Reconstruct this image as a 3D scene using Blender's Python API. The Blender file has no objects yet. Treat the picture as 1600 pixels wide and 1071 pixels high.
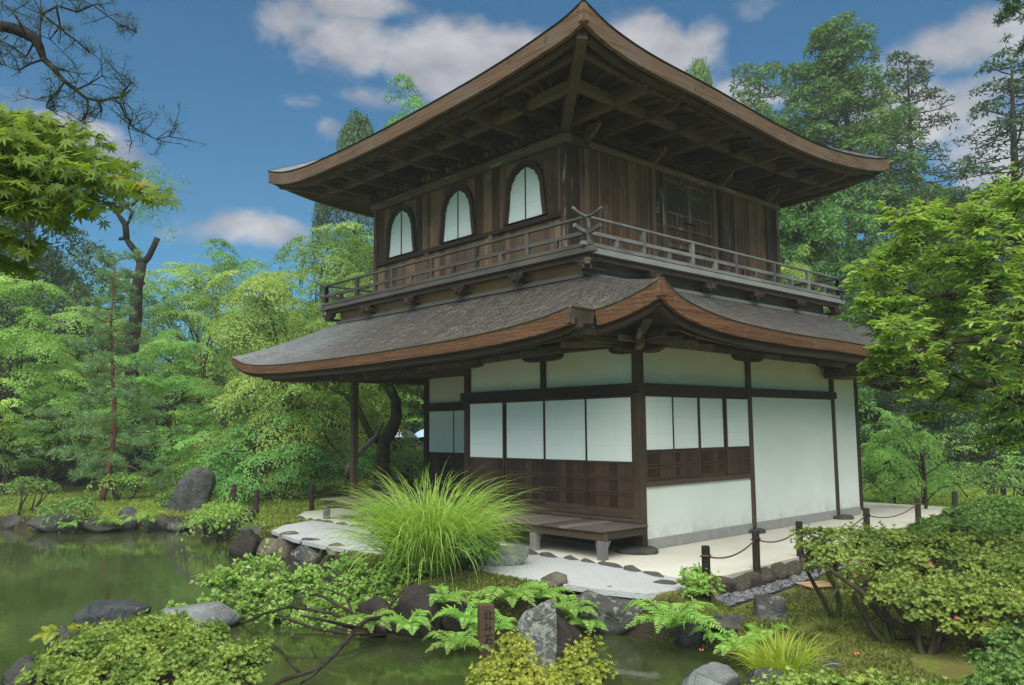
import bpy, bmesh, math, random
import numpy as np
from mathutils import Vector, Matrix, noise as mnoise
sc = bpy.context.scene
COL = sc.collection
rad = math.radians
rng = np.random.default_rng(7)
random.seed(7)

# ------------------------------------------------------------------ camera
CAM = np.array([7.6603, -9.4845, 1.78])
YAW, PITCH, ROLL, FPX = 2.4028, 0.1048, -0.0087, 1274.5
_h = np.array([math.cos(YAW)*math.cos(PITCH), math.sin(YAW)*math.cos(PITCH), math.sin(PITCH)])
_r = np.array([math.sin(YAW), -math.cos(YAW), 0.0]); _u = np.cross(_r, _h)
CR = math.cos(ROLL)*_r + math.sin(ROLL)*_u
CU = -math.sin(ROLL)*_r + math.cos(ROLL)*_u
CH = _h
cd = bpy.data.cameras.new('camera'); cam = bpy.data.objects.new('camera', cd); COL.objects.link(cam)
cd.sensor_width = 36; cd.lens = 36*FPX/1600; cd.clip_end = 3000; cd.clip_start = 0.05
cam.matrix_world = Matrix(((CR[0], CU[0], -CH[0], CAM[0]), (CR[1], CU[1], -CH[1], CAM[1]), (CR[2], CU[2], -CH[2], CAM[2]), (0, 0, 0, 1)))
sc.camera = cam

def ray(px, py): return CH + CR*(px-800)/FPX - CU*(py-535.5)/FPX
def G(px, py, z=0.0):
    d = ray(px, py); return CAM + d*((z-CAM[2])/d[2])
def PD(px, py, depth): return CAM + ray(px, py)*depth

# ------------------------------------------------------------------ light and sky
SUN_EL, SUN_AZ = rad(55), math.atan2(-0.75, 0.66)
s_dir = Vector((math.cos(SUN_EL)*math.cos(SUN_AZ), math.cos(SUN_EL)*math.sin(SUN_AZ), math.sin(SUN_EL)))
sl = bpy.data.lights.new('sun', 'SUN'); sl.energy = 1.5; sl.angle = rad(75); sl.color = (1.0, 0.975, 0.87)
so = bpy.data.objects.new('sun', sl); COL.objects.link(so)
so.rotation_euler = s_dir.to_track_quat('Z', 'Y').to_euler(); so.location = (20, -20, 30)
sc.view_settings.view_transform = 'Standard'; sc.view_settings.look = 'None'
sc.view_settings.gamma = 1.0; sc.view_settings.exposure = 2.16
sc.render.film_transparent = False
sc.cycles.max_bounces = 6; sc.cycles.diffuse_bounces = 4; sc.cycles.glossy_bounces = 3
sc.cycles.transmission_bounces = 3; sc.cycles.transparent_max_bounces = 4
sc.cycles.use_denoising = True
sc.cycles.sample_clamp_indirect = 4

def azel(px, py):
    d = ray(px, py); return math.atan2(d[1], d[0]), math.atan2(d[2], math.hypot(d[0], d[1]))
W = bpy.data.worlds.new("World"); sc.world = W; W.use_nodes = True
nt = W.node_tree; nt.nodes.clear()
def wn(t, **k):
    n = nt.nodes.new(t)
    for a, b in k.items(): setattr(n, a, b)
    return n
def wmath(op, a, b=None, c=None):
    n = wn('ShaderNodeMath', operation=op)
    for i, v in enumerate((a, b, c)):
        if v is None: continue
        if isinstance(v, (int, float)): n.inputs[i].default_value = v
        else: nt.links.new(v, n.inputs[i])
    return n.outputs[0]
sky = wn('ShaderNodeTexSky', sky_type='NISHITA', sun_disc=False, sun_elevation=SUN_EL,
         sun_rotation=math.atan2(s_dir.x, s_dir.y), air_density=1.0, dust_density=0.6, ozone_density=2.5, altitude=200)
tint = wn('ShaderNodeMix', data_type='RGBA', blend_type='MULTIPLY'); tint.inputs[0].default_value = 1
nt.links.new(sky.outputs[0], tint.inputs[6]); tint.inputs[7].default_value = (0.112, 0.272, 0.325, 1)
tc = wn('ShaderNodeTexCoord'); sep = wn('ShaderNodeSeparateXYZ'); nt.links.new(tc.outputs['Generated'], sep.inputs[0])
az = wmath('ARCTAN2', sep.outputs[1], sep.outputs[0]); el = wmath('ARCSINE', sep.outputs[2])
blobs = [(560, 85, .085, .045, 1.1), (660, 100, .09, .05, 1.25), (765, 100, .09, .055, 1.1), (590, 150, .08, .03, .8), (720, 155, .07, .035, .8),
         (1020, 85, .075, .055, 1.15), (1090, 70, .05, .04, .9), (440, 25, .06, .035, .85), (560, 5, .10, .025, .8), (470, 160, .045, .02, .75), (515, 200, .04, .028, .75),
         (400, 360, .10, .028, .85), (100, 205, .09, .03, .85), (190, 235, .05, .03, .7), (1190, 15, .06, .02, .55), (1440, 190, .16, .05, .8), (1300, 290, .14, .05, .7),
         (1560, 40, .12, .045, .95), (1560, 230, .10, .07, .9), (1180, 150, .06, .03, .75), (1150, 62, .035, .01, .45), (1020, 15, .06, .02, .6), (-300, 150, .3, .06, .9), (2100, 150, .3, .08, .9)]
acc = None
for (bx, by, wa, we, amp) in blobs:
    a0, e0 = azel(bx, by)
    if a0 < 0: a0 += 2*math.pi if a0 < -2 else 0
    da = wmath('DIVIDE', wmath('SUBTRACT', az, a0), wa); de = wmath('DIVIDE', wmath('SUBTRACT', el, e0), we)
    r2 = wmath('ADD', wmath('MULTIPLY', da, da), wmath('MULTIPLY', de, de))
    g = wmath('MULTIPLY', wmath('POWER', 2.71828, wmath('MULTIPLY', r2, -1.0)), amp)
    acc = g if acc is None else wmath('MAXIMUM', acc, g)
mp = wn('ShaderNodeMapping'); mp.inputs['Scale'].default_value = (1, 1, 1.7); nt.links.new(tc.outputs['Generated'], mp.inputs[0])
nz = wn('ShaderNodeTexNoise'); nz.inputs['Scale'].default_value = 7.5; nz.inputs['Detail'].default_value = 9; nz.inputs['Roughness'].default_value = .58
nz.inputs['Distortion'].default_value = .25
nt.links.new(mp.outputs[0], nz.inputs['Vector'])
dens = wmath('ADD', acc, wmath('MULTIPLY', wmath('SUBTRACT', nz.outputs[0], .5), 2.1))
mr = wn('ShaderNodeMapRange', interpolation_type='SMOOTHSTEP'); nt.links.new(dens, mr.inputs[0]); mr.inputs[1].default_value = .36; mr.inputs[2].default_value = .92
nz2 = wn('ShaderNodeTexNoise'); nz2.inputs['Scale'].default_value = 11; nz2.inputs['Detail'].default_value = 6; nt.links.new(mp.outputs[0], nz2.inputs['Vector'])
ccol = wn('ShaderNodeMix', data_type='RGBA'); ccol.inputs[6].default_value = (1.02, 1.04, 1.16, 1); ccol.inputs[7].default_value = (2.1, 2.08, 2.15, 1)
csh = wn('ShaderNodeMapRange'); nt.links.new(nz2.outputs[0], csh.inputs[0]); csh.inputs[1].default_value = .32; csh.inputs[2].default_value = .66
nt.links.new(csh.outputs[0], ccol.inputs[0])
cm = wn('ShaderNodeMix', data_type='RGBA')
nt.links.new(wmath('MULTIPLY', mr.outputs[0], .9), cm.inputs[0]); nt.links.new(tint.outputs[2], cm.inputs[6]); nt.links.new(ccol.outputs[2], cm.inputs[7])
bg = wn('ShaderNodeBackground'); bg.inputs[1].default_value = 0.07; wo = wn('ShaderNodeOutputWorld')
nt.links.new(cm.outputs[2], bg.inputs[0]); nt.links.new(bg.outputs[0], wo.inputs[0])

# ------------------------------------------------------------------ helpers: materials
class MatB:
    def __init__(s, name):
        s.m = bpy.data.materials.new(name); s.m.use_nodes = True; s.nt = s.m.node_tree; s.nt.nodes.clear()
        s.out = s.n('ShaderNodeOutputMaterial'); s.tc = s.n('ShaderNodeTexCoord')
    def n(s, t, **k):
        x = s.nt.nodes.new(t)
        for a, b in k.items(): setattr(x, a, b)
        return x
    def l(s, a, b): s.nt.links.new(a, b)
    def setv(s, inp, v):
        if isinstance(v, (int, float)): inp.default_value = v
        elif isinstance(v, tuple): inp.default_value = v if len(v) != 3 or len(inp.default_value) == 3 else (*v, 1)
        else: s.l(v, inp)
    def vec(s, scale=(1, 1, 1), src='Object'):
        m = s.n('ShaderNodeMapping'); m.inputs['Scale'].default_value = scale; s.l(s.tc.outputs[src], m.inputs[0]); return m.outputs[0]
    def noise(s, scale, detail=4, rough=.55, vec=None, dist=0):
        x = s.n('ShaderNodeTexNoise'); x.inputs['Scale'].default_value = scale; x.inputs['Detail'].default_value = detail
        x.inputs['Roughness'].default_value = rough; x.inputs['Distortion'].default_value = dist
        s.l(vec if vec is not None else s.tc.outputs['Object'], x.inputs['Vector']); return x.outputs[0]
    def ramp(s, v, a, b, lo=0., hi=1.):
        x = s.n('ShaderNodeMapRange'); x.interpolation_type = 'SMOOTHSTEP'; s.l(v, x.inputs[0])
        x.inputs[1].default_value = a; x.inputs[2].default_value = b; x.inputs[3].default_value = lo; x.inputs[4].default_value = hi; return x.outputs[0]
    def mix(s, f, a, b, blend='MIX'):
        x = s.n('ShaderNodeMix', data_type='RGBA', blend_type=blend); s.setv(x.inputs[0], f); s.setv(x.inputs[6], a); s.setv(x.inputs[7], b); return x.outputs[2]
    def math(s, op, a, b=0.):
        x = s.n('ShaderNodeMath', operation=op); s.setv(x.inputs[0], a); s.setv(x.inputs[1], b); return x.outputs[0]
    def attr(s, name='var'):
        x = s.n('ShaderNodeAttribute'); x.attribute_name = name; return x.outputs['Fac']
    def objrand(s): return s.n('ShaderNodeObjectInfo').outputs['Random']
    def hsv(s, c, h=.5, sat=1., v=1.):
        x = s.n('ShaderNodeHueSaturation'); s.setv(x.inputs[0], h); s.setv(x.inputs[1], sat); s.setv(x.inputs[2], v); s.setv(x.inputs[4], c); return x.outputs[0]
    def bump(s, hgt, strength=.3, dist=.02):
        x = s.n('ShaderNodeBump'); x.inputs['Strength'].default_value = strength; x.inputs['Distance'].default_value = dist; s.l(hgt, x.inputs['Height']); return x.outputs[0]
    def pbr(s, col, rough=.7, bump=None, spec=.4):
        p = s.n('ShaderNodeBsdfPrincipled'); s.setv(p.inputs['Base Color'], col); s.setv(p.inputs['Roughness'], rough)
        p.inputs['Specular IOR Level'].default_value = spec
        if bump is not None: s.l(bump, p.inputs['Normal'])
        s.l(p.outputs[0], s.out.inputs[0]); return s.m

def wood(name, dark, light, axis='z', patch=None, patch_lo=.58, rough=.75, bmp=.35):
    b = MatB(name); sc_ = {'z': (22, 22, 1.2), 'x': (1.2, 22, 22), 'y': (22, 1.2, 22)}[axis]
    v = b.vec(sc_); g = b.noise(1.0, 5, .6, v, .3)
    big = b.noise(1.6, 3)
    f = b.math('ADD', b.math('MULTIPLY', g, .55), b.math('MULTIPLY', b.attr(), .45))
    f = b.math('ADD', f, b.math('MULTIPLY', b.math('SUBTRACT', big, .5), .5))
    c = b.mix(b.ramp(f, .2, .85), dark, light)
    if patch is not None:
        v2 = b.vec({'z': (7, 7, .8), 'x': (.8, 7, 7), 'y': (7, .8, 7)}[axis]); pn = b.noise(1.0, 6, .65, v2, .4)
        c = b.mix(b.ramp(pn, patch_lo, patch_lo+.13), c, patch)
    return b.pbr(c, rough, b.bump(g, bmp, .006), .3)

M = {}
M['wood_dark'] = wood('dark_weathered_wood', (.022, .013, .009), (.085, .055, .036), 'x')
M['wood_dark_y'] = wood('dark_weathered_wood_cross', (.022, .013, .009), (.085, .055, .036), 'y')
M['wood_post'] = wood('post_wood', (.035, .021, .013), (.12, .078, .048), 'z')
M['wood_soffit'] = wood('eave_underside_wood', (.030, .021, .016), (.140, .104, .080), 'x', (.16, .15, .12), .66)
M['wood_soffit_y'] = wood('eave_underside_wood_cross', (.030, .021, .016), (.140, .104, .080), 'y', (.16, .15, .12), .66)
M['wood_board'] = wood('reddish_wall_boards', (.038, .022, .015), (.270, .140, .080), 'z', (.36, .33, .27), .60)
M['wood_low'] = wood('paler_wall_boards', (.07, .045, .03), (.30, .18, .11), 'z', (.09, .08, .07), .62)
M['wood_panel'] = wood('door_panel_boards', (.020, .010, .006), (.075, .040, .024), 'z')
M['wood_beam'] = wood('pale_lichened_beam', (.05, .036, .025), (.20, .155, .105), 'x', (.36, .35, .27), .56)
M['wood_beam_y'] = wood('pale_lichened_beam_cross', (.05, .036, .025), (.20, .155, .105), 'y', (.36, .35, .27), .56)
M['wood_rail'] = wood('shaded_rail_wood', (.028, .024, .021), (.125, .11, .095), 'x', (.20, .21, .17), .66)  # darker copy of the rail wood, shade of the front put into colour
M['wood_rail_y'] = wood('grey_rail_wood_cross', (.055, .050, .045), (.27, .265, .24), 'y', (.28, .34, .24), .62)
M['wood_deck'] = wood('grey_deck_planks', (.060, .046, .040), (.20, .155, .135), 'y', (.14, .085, .065), .6)
M['wood_grey'] = wood('silver_grey_wood', (.13, .12, .12), (.36, .34, .34), 'z')
M['wood_koshi'] = wood('brown_band_boards', (.17, .090, .048), (.50, .29, .16), 'x', (.22, .18, .15), .58)
M['wood_koshi_y'] = wood('grey_band_boards', (.10, .09, .085), (.27, .245, .225), 'y')
M['bollard'] = wood('charred_bollard_wood', (.010, .007, .006), (.045, .030, .024), 'z', (.13, .12, .09), .68)

def fascia_mat():
    b = MatB('layered_bark_fascia'); v = b.vec((1.2, 1.2, 60)); g = b.noise(1.0, 5, .65, v, .3); big = b.noise(2.3, 4); sm = b.noise(26, 3, .6)
    c = b.mix(b.ramp(b.noise(9, 6, .7, b.vec((1, 1, 3))), .3, .7), b.mix(b.ramp(g, .3, .7), (.080, .035, .020), (.20, .095, .048)), b.mix(b.ramp(g, .3, .7), (.12, .055, .030), (.27, .135, .070)))
    c = b.mix(b.ramp(b.noise(7, 6, .7, b.vec((1, 1, 2))), .56, .66, 0, .6), c, (.24, .175, .125))
    c = b.mix(b.ramp(sm, .60, .72, 0, .55), c, (.06, .035, .025))
    c = b.mix(b.ramp(b.noise(8, 6, .7, b.vec((1, 1, 3))), .58, .70, 0, .7), c, (.05, .03, .022))
    return b.pbr(c, .85, b.bump(g, .6, .012), .2)
M['fascia'] = fascia_mat()
def fascia_up():
    b = MatB('pale_bark_fascia'); v = b.vec((1.2, 1.2, 50)); g = b.noise(1.0, 5, .65, v, .3); sm = b.noise(26, 3, .6)
    c = b.mix(b.ramp(g, .3, .7), (.115, .064, .039), (.225, .138, .088)); c = b.mix(b.ramp(b.noise(1.3, 4), .45, .65, 0, .5), c, (.20, .16, .13))
    c = b.mix(b.ramp(sm, .58, .72, 0, .5), c, (.10, .06, .04))
    c = b.mix(b.ramp(b.noise(5, 6, .65), .60, .68, 0, .7), c, (.05, .042, .038))
    return b.pbr(c, .85, b.bump(g, .6, .012), .2)
M['fascia_up'] = fascia_up()
def roof_mat():
    b = MatB('wet_wood_shingles')
    br = b.n('ShaderNodeTexBrick'); b.l(b.tc.outputs['UV'], br.inputs['Vector']); br.inputs['Scale'].default_value = 1
    br.inputs['Brick Width'].default_value = .10; br.inputs['Row Height'].default_value = .062; br.inputs['Mortar Size'].default_value = .007; br.inputs['Mortar Smooth'].default_value = .6
    br.inputs['Color1'].default_value = (.080, .064, .052, 1); br.inputs['Color2'].default_value = (.200, .166, .136, 1); br.inputs['Mortar'].default_value = (.014, .011, .010, 1)
    st = b.noise(1.0, 7, .72, b.vec((9, 1.3, 1), 'UV'), .8); rw = b.noise(1.0, 5, .7, b.vec((3.0, 16, 1), 'UV'), .6)
    c = b.mix(b.ramp(st, .36, .66, 0, .85), br.outputs[0], (.028, .022, .019))
    c = b.mix(b.ramp(rw, .52, .68, 0, .6), c, (.30, .262, .218))
    big = b.noise(1.0, 5, .6, b.vec((.8, 1.1, 1), 'UV'))
    c = b.mix(b.ramp(big, .52, .68, 0, .6), c, (.125, .075, .050))
    c = b.mix(b.ramp(b.noise(1.7, 7, .7), .57, .68, 0, .6), c, (.15, .175, .08))
    su = b.n('ShaderNodeSeparateXYZ'); b.l(b.tc.outputs['UV'], su.inputs[0]); wet_sheen = b.math('MULTIPLY', b.ramp(b.math('ADD', su.outputs[0], b.math('MULTIPLY', big, 2.)), 1.2, 4.6, 1, 0), b.ramp(b.math('ADD', st, rw), .75, 1.15, .25, .9)); c = b.mix(b.math('MULTIPLY', wet_sheen, .75), c, (.34, .35, .34))  # silvery wet sheen at one end, sky reflection painted into shingle colour
    ro = b.ramp(b.math('ADD', st, b.math('MULTIPLY', rw, .4)), .45, .95, .22, .55)
    hh = b.math('ADD', b.math('MULTIPLY', br.outputs[1], -1.), b.math('ADD', b.math('MULTIPLY', st, 2.2), b.math('MULTIPLY', rw, 1.2)))
    return b.pbr(c, ro, b.bump(hh, 1.0, .028), .95)
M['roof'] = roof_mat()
def plaster():
    b = MatB('white_plaster'); n1 = b.noise(.9, 4); n2 = b.noise(160, 2)
    c = b.mix(b.ramp(n1, .35, .7), (.70, .725, .66), (.635, .66, .595)); c = b.mix(b.ramp(b.noise(1., 6, .7, b.vec((7, 7, .5))), .54, .75, 0, .22), c, (.50, .50, .44)); spz = b.n('ShaderNodeSeparateXYZ'); b.l(b.tc.outputs['Object'], spz.inputs[0]); c = b.mix(b.math('MULTIPLY', b.ramp(spz.outputs[2], .50, .14), b.ramp(b.noise(4, 6, .7), .35, .7, 0, .55)), c, (.40, .39, .33))
    c = b.mix(b.ramp(b.noise(5, 6, .7), .66, .8, 0, .25), c, (.55, .55, .50))
    return b.pbr(c, .9, b.bump(n2, .12, .003), .2)
M['plaster'] = plaster()
def paper(k=1.):
    b = MatB('shoji_paper')
    br = b.n('ShaderNodeTexBrick'); b.l(b.tc.outputs['UV'], br.inputs['Vector']); br.inputs['Scale'].default_value = 1; br.offset = .0
    br.inputs['Brick Width'].default_value = .30; br.inputs['Row Height'].default_value = .245; br.inputs['Mortar Size'].default_value = .003; br.inputs['Mortar Smooth'].default_value = .5
    br.inputs['Color1'].default_value = (.755*k, .80*k, .755*k, 1); br.inputs['Color2'].default_value = (.72*k, .77*k, .725*k, 1); br.inputs['Mortar'].default_value = (.60, .61, .565, 1)
    n2 = b.noise(7, 4)
    c = b.mix(b.ramp(n2, .3, .75, 0, .14), br.outputs[0], (.66, .68, .64))
    return b.pbr(c, .85, b.bump(n2, .1, .01), .25)
M['paper'] = paper(); M['paper_up'] = paper(1.14)
def stone_base():
    b = MatB('grey_plinth_plaster'); n = b.noise(9, 5)
    return b.pbr(b.mix(n, (.20, .195, .18), (.38, .37, .345)), .9, b.bump(n, .4, .01))
M['plinth'] = stone_base()
def rock_mat(name, a, bcol, lich, moss=.35, lth=.55):
    b = MatB(name); n1 = b.noise(3.2, 8, .62); n2 = b.noise(11, 6, .7); n3 = b.noise(2.4, 5, .6, b.vec((1, 1, 1.4)))
    c = b.mix(b.ramp(n1, .3, .7), a, bcol)
    c = b.mix(b.ramp(n2, lth, lth+.10, 0, .85), c, lich)
    c = b.mix(b.ramp(b.noise(38, 4, .7), .56, .7, 0, .5), c, tuple(x*.35 for x in a))
    geo = b.n('ShaderNodeNewGeometry'); sp = b.n('ShaderNodeSeparateXYZ'); b.l(geo.outputs['Normal'], sp.inputs[0])
    mz = b.math('MULTIPLY', b.ramp(sp.outputs[2], .15, .8), b.ramp(n3, .60-moss*.3, .74-moss*.3))
    c = b.mix(b.math('MULTIPLY', mz, min(1., moss*2)), c, (.075, .085, .022))
    vo = b.n('ShaderNodeTexVoronoi', feature='DISTANCE_TO_EDGE'); vo.inputs['Scale'].default_value = 3.0; b.l(b.tc.outputs['Object'], vo.inputs['Vector']); n5 = b.noise(19, 6, .75); sp2 = b.n('ShaderNodeSeparateXYZ'); b.l(geo.outputs['Position'], sp2.inputs[0]); wet = b.ramp(b.math('ADD', sp2.outputs[2], b.math('MULTIPLY', n2, .10)), -.385, -.30, 1, 0); c = b.mix(b.math('MULTIPLY', wet, .75), c, (.018, .018, .013))
    hh = b.math('ADD', b.math('ADD', n2, b.math('MULTIPLY', n5, .7)), b.math('MULTIPLY', b.ramp(vo.outputs[0], 0., .05), .2))
    return b.pbr(c, .8, b.bump(hh, 1.0, .045), .3)
M['rock_grey'] = rock_mat('grey_rock', (.045, .043, .040), (.115, .110, .102), (.20, .205, .18), .35, .57)
M['rock_lichen'] = rock_mat('lichened_rock', (.045, .043, .040), (.120, .118, .108), (.27, .29, .24), .4, .53)
M['rock_dark'] = rock_mat('dark_brown_rock', (.022, .017, .015), (.062, .049, .043), (.17, .175, .15), .15, .68)
M['rock_pale'] = rock_mat('pale_slab_rock', (.17, .18, .175), (.30, .31, .30), (.37, .38, .355), .1, .58)
M['rock_brown'] = rock_mat('brown_rock', (.10, .078, .058), (.21, .17, .13), (.27, .265, .22), .25, .60)
M['rock_wet'] = rock_mat('slate_rock', (.040, .043, .044), (.105, .11, .11), (.22, .24, .22), .2, .60)
M['rock_edge'] = rock_mat('edge_stone_rock', (.12, .115, .10), (.22, .215, .19), (.28, .285, .24), .25, .58)
M['rock_split'] = rock_mat('pale_lichen_rock', (.075, .075, .07), (.17, .17, .16), (.36, .38, .32), .1, .46)
def bark(name, a, bcol, moss=None, mth=.5):
    b = MatB(name); n = b.noise(1., 6, .65, b.vec((14, 14, 3)), .4)
    c = b.mix(b.ramp(n, .3, .7), a, bcol)
    if moss: c = b.mix(b.ramp(b.noise(2.5, 5), mth, mth+.14), c, moss)
    return b.pbr(c, .9, b.bump(n, .7, .02), .2)
M['bark'] = bark('dark_bark', (.018, .013, .010), (.065, .05, .038))
M['bark_moss'] = bark('mossy_bark', (.03, .024, .016), (.085, .066, .045), (.065, .075, .02), .46)
M['bark_red'] = bark('red_pine_bark', (.085, .036, .022), (.22, .11, .07))
M['bark_pale'] = bark('lichened_pale_bark', (.11, .10, .075), (.24, .23, .18), (.09, .10, .05), .56)
M['bark_black'] = bark('black_gnarled_bark', (.010, .009, .010), (.04, .031, .029), (.10, .095, .085), .72)

def leaf_mat(name, lo, hi, trans=.35, spread=.16, rough=.5, third=None, tfrac=.9):
    b = MatB(name); v = b.attr('var')
    c = b.mix(v, lo, hi)
    if third: c = b.mix(b.ramp(v, tfrac, min(1., tfrac+.05)), c, third)
    r = b.objrand()
    c = b.hsv(c, b.ramp(r, 0, 1, .5-spread*.07, .5+spread*.07), 1.0, b.ramp(r, 0, 1, 1-spread, 1+spread))
    d = b.n('ShaderNodeBsdfPrincipled'); b.l(c, d.inputs['Base Color']); d.inputs['Roughness'].default_value = rough; d.inputs['Specular IOR Level'].default_value = .35
    t = b.n('ShaderNodeBsdfTranslucent'); b.l(b.hsv(c, .487, 1.1, 1.25), t.inputs[0])
    ms = b.n('ShaderNodeMixShader'); ms.inputs[0].default_value = trans; b.l(d.outputs[0], ms.inputs[1]); b.l(t.outputs[0], ms.inputs[2])
    b.l(ms.outputs[0], b.out.inputs[0]); return b.m
L_ = {}
L_['maple'] = leaf_mat('fresh_maple_leaves', (.110, .260, .050), (.400, .620, .160), .44)
L_['maple_yel'] = leaf_mat('yellow_green_maple_leaves', (.140, .285, .048), (.460, .640, .155), .44)
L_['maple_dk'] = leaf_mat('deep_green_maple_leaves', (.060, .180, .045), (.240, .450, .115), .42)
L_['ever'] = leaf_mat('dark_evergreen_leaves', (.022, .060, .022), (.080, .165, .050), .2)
L_['cedar'] = leaf_mat('cedar_needles', (.050, .125, .032), (.160, .310, .075), .32)
L_['fir'] = leaf_mat('dark_fir_needles', (.022, .055, .028), (.080, .150, .055), .25)
L_['pine'] = leaf_mat('blue_green_pine_needles', (.115, .225, .095), (.25, .41, .16), .4)
L_['near_maple'] = leaf_mat('near_maple_leaves', (.075, .185, .028), (.290, .410, .062), .58, .1, third=(.42, .28, .07), tfrac=.965)
L_['near_leaf'] = leaf_mat('near_pointed_leaves', (.130, .270, .055), (.430, .560, .120), .42, .1, .33, third=(.55, .54, .12), tfrac=.93)
L_['azalea'] = leaf_mat('azalea_leaves', (.110, .215, .040), (.480, .600, .130), .40, .1, .4, third=(.40, .24, .09), tfrac=.94)
L_['azalea_dk'] = leaf_mat('low_shrub_leaves', (.075, .175, .038), (.220, .380, .080), .35, .1, .4)
L_['azalea_yel'] = leaf_mat('yellow_azalea_leaves', (.240, .340, .045), (.620, .650, .120), .42, .1, .4, third=(.50, .27, .10), tfrac=.92)
L_['bush'] = leaf_mat('fresh_bush_leaves', (.180, .370, .075), (.430, .620, .155), .48, .08, .42)
L_['bush_mid'] = leaf_mat('mid_green_bush_leaves', (.085, .190, .05), (.220, .360, .09), .38, .14, .45)
L_['fern'] = leaf_mat('fern_fronds', (.230, .430, .085), (.470, .660, .190), .45, .14, .5)
L_['grass'] = leaf_mat('pampas_blades', (.210, .400, .055), (.480, .660, .150), .48, .05, .42)
L_['tuft'] = leaf_mat('yellow_grass_tuft', (.25, .36, .035), (.50, .58, .08), .45, .05, .45)
L_['moss'] = leaf_mat('moss_tuft_blades', (.070, .085, .016), (.185, .190, .040), .25, .2, .6)
L_['lawn'] = leaf_mat('lawn_blades', (.140, .210, .030), (.320, .380, .065), .25, .2, .6)

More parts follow.
